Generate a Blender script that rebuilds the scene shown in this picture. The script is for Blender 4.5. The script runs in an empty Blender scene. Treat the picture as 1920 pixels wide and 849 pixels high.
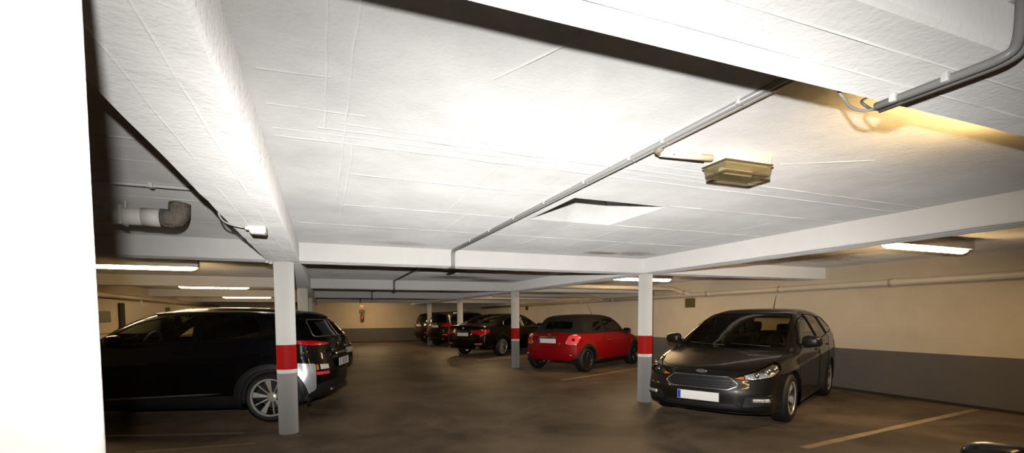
import bpy, bmesh, math, random
import numpy as np
from mathutils import Vector, Matrix
random.seed(7)
SC = bpy.context.scene
COL = SC.collection
PI = math.pi
# ------------------------------------------------------------------ materials
def nodemat(name):
    m = bpy.data.materials.new(name); m.use_nodes = True
    nt = m.node_tree
    return m, nt, nt.nodes.get('Principled BSDF')
def N(nt, t, **kw):
    n = nt.nodes.new(t)
    for k, v in kw.items():
        if k in n.inputs.keys(): n.inputs[k].default_value = v
        else: setattr(n, k, v)
    return n
def plain(name, col, rough=.5, metal=0., coat=0., coatr=.05, spec=.5, bump=None, emit=None, vary=None):
    m, nt, p = nodemat(name)
    p.inputs['Base Color'].default_value = (*col, 1)
    p.inputs['Roughness'].default_value = rough
    p.inputs['Metallic'].default_value = metal
    p.inputs['Coat Weight'].default_value = coat
    p.inputs['Coat Roughness'].default_value = coatr
    p.inputs['Specular IOR Level'].default_value = spec
    tc = N(nt, 'ShaderNodeTexCoord')
    ns = N(nt, 'ShaderNodeTexNoise', Scale=(vary or (12, 0))[0], Detail=4.)
    nt.links.new(tc.outputs['Object'], ns.inputs['Vector'])
    if vary:
        mx = N(nt, 'ShaderNodeMix', data_type='RGBA')
        mx.inputs[6].default_value = (*[c*(1-vary[1]) for c in col], 1)
        mx.inputs[7].default_value = (*[min(1, c*(1+vary[1])) for c in col], 1)
        nt.links.new(ns.outputs['Fac'], mx.inputs[0]); nt.links.new(mx.outputs[2], p.inputs['Base Color'])
    if bump:
        n2 = N(nt, 'ShaderNodeTexNoise', Scale=bump[0], Detail=3.)
        nt.links.new(tc.outputs['Object'], n2.inputs['Vector'])
        b = N(nt, 'ShaderNodeBump', Strength=bump[1], Distance=bump[2])
        nt.links.new(n2.outputs['Fac'], b.inputs['Height']); nt.links.new(b.outputs['Normal'], p.inputs['Normal'])
    if emit:
        p.inputs['Emission Color'].default_value = (*emit[0], 1); p.inputs['Emission Strength'].default_value = emit[1]
    return m
def painted_concrete(name, col, stain=.0, bump=.35, bands=None, spec=.3, spots=()):
    """whitewashed concrete; bands: list of (z_top, colour) painted from the floor up"""
    m, nt, p = nodemat(name)
    L = nt.links.new
    g = N(nt, 'ShaderNodeNewGeometry')
    n1 = N(nt, 'ShaderNodeTexNoise', Scale=1.3, Detail=6., Roughness=.65)
    n2 = N(nt, 'ShaderNodeTexNoise', Scale=55., Detail=4.)
    n3 = N(nt, 'ShaderNodeTexNoise', Scale=9., Detail=5., Roughness=.7)
    for n in (n1, n2, n3): L(g.outputs['Position'], n.inputs['Vector'])
    cur = None
    if bands:
        sp = N(nt, 'ShaderNodeSeparateXYZ'); L(g.outputs['Position'], sp.inputs[0])
        cur = N(nt, 'ShaderNodeRGB'); cur.outputs[0].default_value = (*col, 1); cur = cur.outputs[0]
        for zt, c in sorted(bands, reverse=True):
            lt = N(nt, 'ShaderNodeMath', operation='LESS_THAN'); lt.inputs[1].default_value = zt
            L(sp.outputs['Z'], lt.inputs[0])
            mx = N(nt, 'ShaderNodeMix', data_type='RGBA'); L(lt.outputs[0], mx.inputs[0]); L(cur, mx.inputs[6])
            mx.inputs[7].default_value = (*c, 1); cur = mx.outputs[2]
    else:
        r = N(nt, 'ShaderNodeRGB'); r.outputs[0].default_value = (*col, 1); cur = r.outputs[0]
    # blotchy grime
    cr = N(nt, 'ShaderNodeValToRGB'); cr.color_ramp.elements[0].position = .3; cr.color_ramp.elements[1].position = .62
    cr.color_ramp.elements[0].color = (1-stain,)*3 + (1,); cr.color_ramp.elements[1].color = (1, 1, 1, 1)
    L(n1.outputs['Fac'], cr.inputs[0])
    mu = N(nt, 'ShaderNodeMix', data_type='RGBA', blend_type='MULTIPLY'); mu.inputs[0].default_value = 1
    L(cur, mu.inputs[6]); L(cr.outputs[0], mu.inputs[7]); cur = mu.outputs[2]
    for (sx, sy, sz, ex, ey, c) in spots:      # damp marks with ragged outlines
        vs = N(nt, 'ShaderNodeVectorMath', operation='SUBTRACT'); vs.inputs[1].default_value = (sx, sy, sz); L(g.outputs['Position'], vs.inputs[0])
        vm = N(nt, 'ShaderNodeVectorMath', operation='MULTIPLY'); vm.inputs[1].default_value = (1/ex, 1/ey, 1.); L(vs.outputs[0], vm.inputs[0])
        ln = N(nt, 'ShaderNodeVectorMath', operation='LENGTH'); L(vm.outputs[0], ln.inputs[0])
        a1 = N(nt, 'ShaderNodeMath', operation='MULTIPLY_ADD'); a1.inputs[1].default_value = -1.6; L(n3.outputs['Fac'], a1.inputs[0]); L(ln.outputs['Value'], a1.inputs[2])
        rm = N(nt, 'ShaderNodeMapRange'); rm.inputs[1].default_value = -.45; rm.inputs[2].default_value = .15; rm.inputs[3].default_value = 1.; rm.inputs[4].default_value = 0.; L(a1.outputs[0], rm.inputs[0])
        m2 = N(nt, 'ShaderNodeMix', data_type='RGBA', blend_type='MULTIPLY'); L(rm.outputs[0], m2.inputs[0]); L(cur, m2.inputs[6]); m2.inputs[7].default_value = (*c, 1); cur = m2.outputs[2]
    L(cur, p.inputs['Base Color'])
    ad = N(nt, 'ShaderNodeMath', operation='ADD'); sc = N(nt, 'ShaderNodeMath', operation='MULTIPLY'); sc.inputs[1].default_value = 1.5
    L(n3.outputs['Fac'], sc.inputs[0]); L(sc.outputs[0], ad.inputs[0]); L(n2.outputs['Fac'], ad.inputs[1])
    b = N(nt, 'ShaderNodeBump', Strength=bump, Distance=.006); L(ad.outputs[0], b.inputs['Height']); L(b.outputs['Normal'], p.inputs['Normal'])
    p.inputs['Roughness'].default_value = .6; p.inputs['Specular IOR Level'].default_value = spec
    p.inputs['Diffuse Roughness'].default_value = 1.
    return m
def window_glass(name, tint=(.82, .84, .74), refl=(1, 1, 1)):
    m, nt, p = nodemat(name); nt.nodes.remove(p)
    out = nt.nodes['Material Output']
    t = N(nt, 'ShaderNodeBsdfTransparent'); t.inputs[0].default_value = (*tint, 1)
    gl = N(nt, 'ShaderNodeBsdfGlossy'); gl.inputs['Roughness'].default_value = .02; gl.inputs[0].default_value = (*refl, 1)
    fr = N(nt, 'ShaderNodeFresnel'); fr.inputs[0].default_value = 1.5
    mx = N(nt, 'ShaderNodeMixShader')
    nt.links.new(fr.outputs[0], mx.inputs[0]); nt.links.new(t.outputs[0], mx.inputs[1]); nt.links.new(gl.outputs[0], mx.inputs[2])
    nt.links.new(mx.outputs[0], out.inputs[0])
    return m
WHITE = (.80, .79, .765)
RED = (.40, .010, .008)
M = {}
ZB, ZC = 2.103, 2.325
M['ceiling'] = painted_concrete('white_painted_ceiling', (.74, .735, .72), stain=.22, bump=.3, spots=[(3.72, 5.85, ZC, .35, .2, (.42, .36, .31)), (4.25, 5.75, ZC, .4, .25, (.6, .55, .5)), (2.9, 10.6, ZC, .9, .6, (.35, .31, .28)), (3.9, 11.2, ZC, .9, .5, (.3, .27, .25)), (.9, 5.9, ZC, .5, .2, (.75, .72, .68)), (7.2, 5.2, ZC, 1.2, .7, (.4, .34, .28))])
M['beam'] = painted_concrete('white_painted_beam', (.80, .79, .77), stain=.06, bump=.4)
M['pillar'] = painted_concrete('pillar_paint', (.67, .66, .63), stain=.05, bump=.15, spec=.12, bands=[(.795, (.67, .66, .63)), (1.095, RED), (.748, (.29, .285, .275))])
M['wall'] = painted_concrete('cream_wall_paint', (.66, .58, .45), stain=.1, bump=.3, bands=[(.79, (.15, .135, .125))])
def floor_mat():
    m, nt, p = nodemat('worn_brown_concrete_floor'); L = nt.links.new
    g = N(nt, 'ShaderNodeNewGeometry')
    n1 = N(nt, 'ShaderNodeTexNoise', Scale=.7, Detail=7., Roughness=.62, Distortion=.6)
    n2 = N(nt, 'ShaderNodeTexNoise', Scale=14., Detail=5.); n3 = N(nt, 'ShaderNodeTexNoise', Scale=3.2, Detail=6., Roughness=.7)
    for n in (n1, n2, n3): L(g.outputs['Position'], n.inputs['Vector'])
    cr = N(nt, 'ShaderNodeValToRGB'); e = cr.color_ramp.elements
    e[0].position = .32; e[0].color = (.040, .029, .019, 1); e[1].position = .66; e[1].color = (.125, .090, .058, 1)
    ad = N(nt, 'ShaderNodeMath', operation='MULTIPLY_ADD'); ad.inputs[1].default_value = .35; L(n3.outputs['Fac'], ad.inputs[0])
    sb = N(nt, 'ShaderNodeMath', operation='SUBTRACT'); sb.inputs[1].default_value = .17; L(n1.outputs['Fac'], sb.inputs[0]); L(sb.outputs[0], ad.inputs[2])
    L(ad.outputs[0], cr.inputs[0]); L(cr.outputs[0], p.inputs['Base Color'])
    mr = N(nt, 'ShaderNodeMapRange'); mr.inputs[3].default_value = .42; mr.inputs[4].default_value = .7; L(n3.outputs['Fac'], mr.inputs[0]); L(mr.outputs[0], p.inputs['Roughness'])
    b = N(nt, 'ShaderNodeBump', Strength=.25, Distance=.004); L(n2.outputs['Fac'], b.inputs['Height']); L(b.outputs['Normal'], p.inputs['Normal'])
    p.inputs['Specular IOR Level'].default_value = .35; p.inputs['Diffuse Roughness'].default_value = 1.
    return m
M['floor'] = floor_mat()
M['line'] = plain('worn_parking_line_paint', (.30, .24, .16), .6, vary=(5, .45))
M['conduit'] = plain('grey_plastic_conduit', (.31, .31, .30), .35)
M['clip'] = plain('light_conduit_clip', (.72, .72, .70), .4)
M['dark_conduit'] = plain('dark_metal_conduit', (.12, .11, .10), .4)
M['box'] = plain('white_junction_plastic', (.85, .84, .81), .35)
M['pipe'] = plain('cream_painted_pipe', (.68, .60, .47), .45, bump=(30, .2, .004))
M['whitepipe'] = plain('white_wrapped_pipe', (.74, .71, .66), .55, bump=(22, .3, .006))
M['wool'] = plain('grey_torn_insulation', (.20, .17, .14), .9, bump=(38, .9, .02), vary=(30, .6))
M['rough'] = plain('raw_concrete_edge', (.30, .25, .18), .9, bump=(40, .8, .01), vary=(18, .5))
M['tube'] = plain('warm_fluorescent_diffuser', (.9, .85, .75), .4, emit=((1., .68, .33), 78.))
M['fixture'] = plain('white_lamp_housing', (.75, .73, .68), .4)
M['creampaint'] = plain('cream_lamp_housing', (.84, .80, .68), .4)
def ribbed():
    m, nt, p = nodemat('ribbed_lamp_glass')
    p.inputs['Base Color'].default_value = (.26, .23, .12, 1); p.inputs['Roughness'].default_value = .12
    w_ = N(nt, 'ShaderNodeTexWave', Scale=42.); tc = N(nt, 'ShaderNodeTexCoord'); nt.links.new(tc.outputs['Object'], w_.inputs['Vector'])
    bp = N(nt, 'ShaderNodeBump', Strength=.6, Distance=.004); nt.links.new(w_.outputs['Fac'], bp.inputs['Height']); nt.links.new(bp.outputs['Normal'], p.inputs['Normal'])
    t = N(nt, 'ShaderNodeBsdfTransparent'); t.inputs[0].default_value = (.85, .82, .68, 1); mx = N(nt, 'ShaderNodeMixShader'); mx.inputs[0].default_value = .42
    nt.links.new(t.outputs[0], mx.inputs[1]); nt.links.new(p.outputs[0], mx.inputs[2]); nt.links.new(mx.outputs[0], nt.nodes['Material Output'].inputs[0])
    return m
M['lens'] = ribbed()
M['lampedge'] = plain('brown_lamp_gasket', (.10, .065, .04), .5)
M['lampin'] = plain('lamp_reflector_tray', (.55, .50, .34), .4, metal=.0)
M['rubber'] = plain('tyre_rubber', (.012, .012, .012), .65)
M['plastic'] = plain('black_trim_plastic', (.014, .014, .014), .5, bump=(180, .1, .001))
M['seal'] = plain('black_rubber_seal', (.004, .004, .004), .85, spec=.1)
M['liner'] = plain('wheel_arch_liner', (.006, .006, .006), .9)
M['interior'] = plain('dark_car_interior', (.014, .014, .013), .75, bump=(120, .2, .001))
M['chrome'] = plain('chrome_trim', (.82, .81, .79), .24, metal=1.)
M['mirror'] = plain('dark_mirror_glass', (.16, .17, .18), .08, metal=1.)
M['satin'] = plain('satin_silver_trim', (.55, .55, .56), .3, metal=.9)
M['flashpale'] = plain('flash_pale_cladding', (.62, .64, .70), .38, metal=.55)  # flash reflection on the grey cladding is put into this pale colour
M['alloy'] = plain('machined_alloy', (.62, .59, .54), .32, metal=.5)
M['alloy_dark'] = plain('dark_alloy', (.05, .05, .05), .35, metal=.6)
M['black_alloy'] = plain('black_alloy', (.012, .012, .012), .3)
M['disc'] = plain('brake_disc_steel', (.12, .11, .10), .45, metal=.8)
M['black'] = plain('black_car_paint', (.0025, .0025, .003), .3, spec=.15, coat=.5, coatr=.02)
M['darkgrey'] = plain('dark_grey_metallic_paint', (.013, .012, .011), .36, metal=.3, spec=.3, coat=.6, coatr=.02)
M['brownblack'] = plain('charcoal_car_paint', (.008, .008, .007), .32, metal=.2, spec=.2, coat=.55, coatr=.03)
M['redpaint'] = plain('red_car_paint', (.28, .003, .006), .4, spec=.12, coat=.3, coatr=.03)
M['fabric'] = plain('black_soft_top_fabric', (.007, .007, .0065), .9, bump=(300, .3, .001))
M['glass'] = window_glass('tinted_window_glass')
M['darkglass'] = window_glass('dark_privacy_glass', (.035, .037, .033))
M['clear'] = window_glass('clear_lamp_lens', (.93, .93, .93))
M['redlens'] = plain('red_lamp_lens', (.50, .003, .012), .15, coat=.8, coatr=.02, bump=(160, .4, .003))
M['darkred'] = plain('smoked_red_lens', (.16, .004, .006), .12, coat=1., coatr=.02, bump=(120, .4, .003))
M['brightred'] = plain('flash_glow_red', (1., .05, .07), .4, coat=0., bump=(160, .5, .003))  # red brightened in the colour to imitate flash thrown back by the lens
M['amber'] = plain('amber_lamp_lens', (.75, .16, .015), .15, coat=1., bump=(150, .4, .003))
M['whitelens'] = plain('clear_reverse_lens', (.75, .73, .68), .15, coat=1., bump=(150, .4, .003))
M['reflector'] = plain('faceted_lamp_reflector', (.85, .84, .82), .32, metal=.6, bump=(42, .9, .02))
M['plate'] = plain('white_number_plate', (.95, .95, .92), .35)
M['plateblue'] = plain('plate_country_band', (.02, .07, .45), .4)
M['ink'] = plain('plate_lettering_ink', (.02, .02, .02), .5)
M['extred'] = plain('extinguisher_red', (.32, .02, .015), .35, coat=.4)
M['signbrown'] = plain('dull_sign_board', (.10, .075, .03), .5)
M['signgreen'] = plain('dull_olive_sign', (.13, .11, .03), .5)
M['paper'] = plain('pale_sign_print', (.42, .34, .2), .6)
M['orange'] = plain('lit_orange_bulb_cover', (.9, .4, .12), .4, emit=((1., .42, .16), .55))
M['greypanel'] = plain('cream_access_panel', (.64, .56, .44), .5)
M['nearblack'] = plain('near_black_brown', (.03, .025, .02), .9)
M['plushred'] = plain('red_plush', (.5, .02, .03), .9, bump=(60, .8, .01))
M['plushblue'] = plain('pale_blue_plush', (.35, .42, .48), .9, bump=(60, .8, .01))

# ------------------------------------------------------------------ mesh helpers
def link(o, parent=None):
    COL.objects.link(o)
    if parent is not None: o.parent = parent
    return o
def mesh_obj(name, verts, faces, mat, parent=None, smooth=False, mats=None, fmat=None):
    me = bpy.data.meshes.new(name); me.from_pydata([tuple(v) for v in verts], [], [tuple(f) for f in faces]); me.update()
    for mm in (mats or [mat]): me.materials.append(mm)
    if fmat is not None: me.polygons.foreach_set('material_index', fmat)
    if smooth: me.polygons.foreach_set('use_smooth', [True]*len(me.polygons))
    return link(bpy.data.objects.new(name, me), parent)
def bm_obj(name, bm, mat, parent=None, smooth=False, angle=None):
    bmesh.ops.recalc_face_normals(bm, faces=bm.faces[:])
    me = bpy.data.meshes.new(name); bm.to_mesh(me); bm.free()
    me.materials.append(mat)
    if smooth: me.polygons.foreach_set('use_smooth', [True]*len(me.polygons))
    if angle: me.set_sharp_from_angle(angle=math.radians(angle))
    return link(bpy.data.objects.new(name, me), parent)
def box(bm, lo, hi, bev=0., seg=2, mat4=None):
    lo, hi = Vector(lo), Vector(hi)
    r = bmesh.ops.create_cube(bm, size=1., matrix=Matrix.Translation((lo+hi)/2) @ Matrix.Diagonal((*(hi-lo), 1.)))
    vs = r['verts']
    if bev > 0:
        es = list({e for v in vs for e in v.link_edges})
        rb = bmesh.ops.bevel(bm, geom=es, offset=bev, segments=seg, affect='EDGES', profile=.5)
        vs = list({v for f in rb['faces'] for v in f.verts} | {v for v in vs if v.is_valid})
    if mat4 is not None: bmesh.ops.transform(bm, matrix=mat4, verts=vs)
    return vs
def tube_geo(pts, r, n=10, closed=False, cap=True):
    pts = [Vector(p) for p in pts]
    V, F = [], []
    k = len(pts)
    rr = r if isinstance(r, (list, tuple)) else [r]*k
    prev = None
    for i, p in enumerate(pts):
        if closed: t = (pts[(i+1) % k] - pts[i-1])
        else: t = (pts[min(i+1, k-1)] - pts[max(i-1, 0)])
        t = t.normalized() if t.length > 1e-9 else Vector((0, 0, 1))
        if prev is None:
            a = Vector((0, 0, 1)) if abs(t.z) < .9 else Vector((1, 0, 0))
            u = t.cross(a).normalized()
        else:
            u = (prev - t*prev.dot(t)); u = u.normalized() if u.length > 1e-9 else t.orthogonal().normalized()
        prev = u; w = t.cross(u)
        for j in range(n):
            a = 2*PI*j/n
            V.append(p + (u*math.cos(a) + w*math.sin(a))*rr[i])
    m = k if closed else k-1
    for i in range(m):
        for j in range(n):
            a, b = i*n+j, i*n+(j+1) % n
            c, d = ((i+1) % k)*n+(j+1) % n, ((i+1) % k)*n+j
            F.append((a, b, c, d))
    if cap and not closed:
        F.append(tuple(range(n-1, -1, -1))); F.append(tuple((k-1)*n+j for j in range(n)))
    return V, F
def tube(name, pts, r, mat, parent=None, n=10, closed=False):
    V, F = tube_geo(pts, r, n, closed)
    return mesh_obj(name, V, F, mat, parent, True)
def merge(*geos):
    V, F = [], []
    for v, f in geos:
        o = len(V); V += list(v); F += [tuple(i+o for i in q) for q in f]
    return V, F
def lathe_geo(prof, n=40, axis='y'):
    """profile (r, h) revolved round the local y (or z) axis"""
    V, F = [], []
    for r, h in prof:
        for j in range(n):
            a = 2*PI*j/n
            V.append((r*math.cos(a), h, r*math.sin(a)) if axis == 'y' else (r*math.cos(a), r*math.sin(a), h))
    for i in range(len(prof)-1):
        for j in range(n):
            F.append((i*n+j, i*n+(j+1) % n, (i+1)*n+(j+1) % n, (i+1)*n+j))
    return V, F
def lathe(name, prof, mat, parent=None, n=40, axis='y', smooth=True, angle=40):
    V, F = lathe_geo(prof, n, axis)
    o = mesh_obj(name, V, F, mat, parent, smooth)
    bm = bmesh.new(); bm.from_mesh(o.data); bmesh.ops.remove_doubles(bm, verts=bm.verts[:], dist=1e-6)
    bmesh.ops.recalc_face_normals(bm, faces=bm.faces[:]); bm.to_mesh(o.data); bm.free()
    if smooth: o.data.set_sharp_from_angle(angle=math.radians(angle))
    return o
def tag(o, label=None, cat=None, group=None, kind=None):
    if label: o['label'] = label
    if cat: o['category'] = cat
    if group: o['group'] = group
    if kind: o['kind'] = kind
    return o
def empty(name, loc, rz=0., label=None, cat=None, group=None):
    o = bpy.data.objects.new(name, None); o.empty_display_size = .2
    o.location = loc; o.rotation_euler = (0, 0, rz); COL.objects.link(o)
    return tag(o, label, cat, group)
def copy_tree(o, parent=None):
    c = o.copy(); COL.objects.link(c)
    if parent is not None: c.parent = parent
    for ch in list(o.children): copy_tree(ch, c)
    return c
def fillet(pts, r=.05, n=5):
    pts = [Vector(p) for p in pts]; out = [pts[0]]
    for i in range(1, len(pts)-1):
        a, b, c = pts[i-1], pts[i], pts[i+1]
        d1 = min(r, (a-b).length*.45); d2 = min(r, (c-b).length*.45)
        p, q = b + (a-b).normalized()*d1, b + (c-b).normalized()*d2
        for k in range(n+1):
            t = k/n; out.append(p*(1-t)**2 + b*2*t*(1-t) + q*t*t)
    out.append(pts[-1]); return out

# ------------------------------------------------------------------ camera
CAM_Z = 1.43
f_px, pit, rol, yaw = 880.8697, .0541298, -.00570364, .38151627
cam = bpy.data.cameras.new('camera'); co = bpy.data.objects.new('camera', cam); COL.objects.link(co)
cam.sensor_fit = 'HORIZONTAL'; cam.sensor_width = 36.; cam.lens = f_px/1920*36.
cam.shift_x = 0.; cam.shift_y = (640-424.5)/1920
R0 = Matrix(((math.cos(yaw), -math.sin(yaw), 0), (math.sin(yaw), math.cos(yaw), 0), (0, 0, 1)))
R1 = Matrix(((1, 0, 0), (0, math.cos(pit), -math.sin(pit)), (0, math.sin(pit), math.cos(pit))))
R2 = Matrix(((math.cos(rol), 0, math.sin(rol)), (0, 1, 0), (-math.sin(rol), 0, math.cos(rol))))
Rw = R2 @ R1 @ R0                 # rows: right, forward, up
right, fwd, up = Rw[0], Rw[1], Rw[2]
mw = Matrix(((right[0], up[0], -fwd[0], 0), (right[1], up[1], -fwd[1], 0), (right[2], up[2], -fwd[2], CAM_Z), (0, 0, 0, 1)))
co.matrix_world = mw
cam.clip_start = .02; cam.clip_end = 200
SC.camera = co

# ------------------------------------------------------------------ the garage shell
X0, X1 = -.430, 4.937
BW = .183
ZB, ZC = 2.103, 2.325
XL, XR, YN, YF = -4.95, 9.09, -4.0, 27.6
YB = [.845, 6.392, 12.054, 17.716, 23.378]
def structure(o): o['kind'] = 'structure'; return o
structure(mesh_obj('floor', [(XL-.4, YN-.4, 0), (XR+.4, YN-.4, 0), (XR+.4, YF+.4, 0), (XL-.4, YF+.4, 0), (XL-.4, YN-.4, -.2), (XR+.4, YN-.4, -.2), (XR+.4, YF+.4, -.2), (XL-.4, YF+.4, -.2)],
    [(0, 1, 2, 3), (4, 7, 6, 5), (0, 4, 5, 1), (1, 5, 6, 2), (2, 6, 7, 3), (3, 7, 4, 0)], M['floor']))
def wall(name, lo, hi):
    bm = bmesh.new(); box(bm, lo, hi); return structure(bm_obj(name, bm, M['wall']))
wall('wall_right', (XR, YN, .0), (XR+.25, YF, ZC+.3))
wall('wall_left', (XL-.25, YN, .0), (XL, YF, ZC+.3))
wall('wall_back', (XL-.25, YF, .0), (XR+.25, YF+.25, ZC+.3))
wall('wall_front', (XL-.25, YN-.25, .0), (XR+.25, YN, ZC+.3))
# near-black line where the side walls meet the floor
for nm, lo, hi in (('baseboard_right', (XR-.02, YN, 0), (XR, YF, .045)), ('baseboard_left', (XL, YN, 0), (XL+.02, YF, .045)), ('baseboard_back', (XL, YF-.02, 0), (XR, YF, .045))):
    bm = bmesh.new(); box(bm, lo, hi); structure(bm_obj(nm, bm, M['nearblack']))
# ceiling slab with the two light shafts cut in
RX = (1.80, 2.66); RY = [(3.19, 4.02), (8.80, 9.62)]
def build_ceiling():
    xs = [XL, RX[0], RX[1], XR]; ys = [YN, RY[0][0], RY[0][1], RY[1][0], RY[1][1], YF]
    V, F = [], []
    def quad(a, b, c, d):
        o = len(V); V.extend([a, b, c, d]); F.append((o, o+1, o+2, o+3))
    for i in range(3):
        for j in range(5):
            if i == 1 and j in (1, 3): continue
            quad((xs[i], ys[j], ZC), (xs[i], ys[j+1], ZC), (xs[i+1], ys[j+1], ZC), (xs[i+1], ys[j], ZC))
    H = ZC+.30
    for (a, b) in RY:
        x0, x1 = RX
        c = .06
        quad((x0, b, ZC), (x0+c, b-c*.2, H), (x1-c, b-c*.2, H), (x1, b, ZC)); quad((x0, a, ZC), (x1, a, ZC), (x1-c, a, H), (x0+c, a, H))
        quad((x0, a, ZC), (x0+c, a, H), (x0+c, b-c*.2, H), (x0, b, ZC)); quad((x1, a, ZC), (x1, b, ZC), (x1-c, b-c*.2, H), (x1-c, a, H))
        quad((x0+c, a, H), (x1-c, a, H), (x1-c, b-c*.2, H), (x0+c, b-c*.2, H))
    # raised paint seams left by the formwork boards
    def ridge(p, q, w=.012, h=.005, wob=.004):
        p, q = Vector((*p, ZC)), Vector((*q, ZC)); d = q-p; n = max(2, int(d.length/.12)); s = d.normalized().cross(Vector((0, 0, 1)))
        rows = []
        for k in range(n+1):
            c = p + d*(k/n) + s*random.uniform(-wob, wob)
            ww = w*random.uniform(.5, 1.3)*.5; hh = h*random.uniform(.4, 1.5)
            o = len(V); V.extend([c-s*ww, c+Vector((0, 0, -hh)), c+s*ww]); rows.append(o)
        for a, b in zip(rows, rows[1:]):
            F.append((a, a+1, b+1, b)); F.append((a+1, a+2, b+2, b+1))
    for a in RIDGES: ridge(*a)
    for a in FINE: ridge(*a, w=.006, h=.003)
    o = mesh_obj('ceiling', V, F, M['ceiling']); structure(o)
    bm = bmesh.new(); bm.from_mesh(o.data); bmesh.ops.remove_doubles(bm, verts=bm.verts[:], dist=1e-5); bm.to_mesh(o.data); bm.free()
RIDGES = [((.17, 4.02), (1.78, 4.02)), ((2.68, 4.0), (4.7, 3.98)), ((.17, 3.15), (1.8, 3.17)), ((2.66, 3.14), (4.7, 3.1)),
          ((-.2, 2.62), (4.7, 2.62)), ((.0, 2.44), (4.7, 2.44)), ((.17, 2.62), (.17, 4.9)), ((.04, 1.2), (.03, 2.6)), ((.12, 1.2), (.12, 3.9)),
          ((-.2, 1.95), (.05, 1.93)), ((.9, 1.15), (.62, 1.72)), ((-.2, 4.9), (4.7, 4.88)), ((-4.9, 2.9), (-.62, 2.92)), ((-4.9, 3.3), (-.62, 3.32)), ((-4.9, 4.3), (-.62, 4.28)),
          ((5.2, 3.9), (9., 3.9)), ((5.2, 5.1), (9., 5.1))]
FINE = [((1.0, 2.62), (1.0, 4.02)), ((2.9, 4.0), (2.9, 6.1)), ((3.5, 4.0), (3.45, 6.1)), ((1.2, 4.02), (1.15, 5.5)), ((2.3, 4.1), (2.3, 5.4)), ((4.1, 3.1), (4.1, 4.8)),
        ((-.2, 2.52), (3.0, 2.52)), ((.1, 2.36), (2.6, 2.34)), ((-.2, 2.25), (.2, 2.24)), ((-4.9, 2.6), (-.62, 2.6)), ((-4.9, 3.05), (-.62, 3.06)), ((-4.5, 5.2), (-.62, 5.2)),
        ((.2, 7.8), (4.7, 7.8)), ((.2, 10.1), (4.7, 10.1)), ((.2, 13.8), (4.7, 13.8)), ((-4.9, 8.3), (-.62, 8.3)), ((2.55, 2.05), (3.0, 1.8)), ((2.2, 2.2), (2.9, 2.5))]
build_ceiling()
def rough_prism(name, lo, hi, axis, edge=.004, step=.18, skew=0.):
    """a cast beam whose lower arrises are slightly uneven, with faint board lines on the soffit"""
    (x0, y0, z0), (x1, y1, z1) = lo, hi
    L = (x1-x0) if axis == 'x' else (y1-y0); n = max(2, int(L/step))
    V, F = [], []
    prof = [(0, 1), (0, .06), (.03, 0), (.32, 0), (.335, -.012), (.35, 0), (.66, 0), (.675, -.012), (.69, 0), (.97, 0), (1, .06), (1, 1)]
    for k in range(n+1):
        t = k/n
        for (a, b) in prof:
            j = random.uniform(-edge, edge) if b < .5 else 0
            if axis == 'y': V.append((x0+(x1-x0)*a + j*.6, y0+L*t, z0+(z1-z0)*b + j*.5))
            else: V.append((x0+L*t, y0+(y1-y0)*a + j*.6 - skew*(x0+L*t-1.16), z0+(z1-z0)*b + j*.5))
    m = len(prof)
    for k in range(n):
        for j in range(m):
            F.append((k*m+j, k*m+(j+1) % m, (k+1)*m+(j+1) % m, (k+1)*m+j))
    F.append(tuple(range(m))); F.append(tuple(n*m+j for j in range(m-1, -1, -1)))
    o = mesh_obj(name, V, F, M['beam']); structure(o)
    bm = bmesh.new(); bm.from_mesh(o.data); bmesh.ops.recalc_face_normals(bm, faces=bm.faces[:]); bm.to_mesh(o.data); bm.free()
    return o
for x in (X0, X1): rough_prism('ceiling_beam', (x-BW, YN, ZB), (x+BW, YF-.003, ZC+.01), 'y')
for y in YB:
    w = .157 if y < 2 else .168
    for a, b in ((XL+.003, X0-BW), (X0+BW, X1-BW), (X1+BW, XR-.003)): rough_prism('ceiling_beam', (a, y-w, ZB+.003), (b, y+w, ZC+.01), 'x', skew=.013 if y < 2 else 0.)
for y in (6.392, 12.054):   # small light pilaster under the cross beam on the long wall
    bm = bmesh.new(); box(bm, (XR-.05, y-.19, 2.02), (XR-.001, y+.19, ZC)); structure(bm_obj('trim_%d' % int(y/5), bm, M['wall']))
# ------------------------------------------------------------------ pillars
PL = {('l', 0): 'round white pillar cut off by the picture edge, overexposed and close to the camera',
      ('l', 1): 'round white pillar with red band and grey foot in front of the black crossover wheel',
      ('l', 2): 'white pillar seen behind the black crossover roof, first behind the big banded pillar',
      ('l', 3): 'thin distant white pillar second behind the big banded pillar over the crossover roof',
      ('l', 4): 'faint distant white pillar third behind the big banded pillar over the crossover roof',
      ('r', 1): 'round white pillar with red band between the red convertible and the grey estate car',
      ('r', 2): 'white pillar with red band between the black saloon and the red convertible',
      ('r', 3): 'white pillar in front of the charcoal estate and behind the black saloon boot',
      ('r', 4): 'small distant white pillar between the two dark cars near the end wall'}
for (row, k), lab in PL.items():
    x = X0 if row == 'l' else X1
    y = YB[k]
    if (row, k) == ('l', 0): x, y = -.418, .845
    n = 40; V, F = [], []
    prof = [(.112, 0), (.113, .01), (.114, .4), (.114, .74), (.1145, .75), (.1145, .80), (.114, 1.1), (.113, 1.6), (.114, ZB-.006), (.10, ZB-.004)]
    o = lathe('pillar', [(0, 0)]+prof+[(0, ZB-.004)], M['pillar'], n=n, axis='z')
    o.location = (x, y, 0); tag(o, lab, 'pillar', kind='thing')
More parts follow.
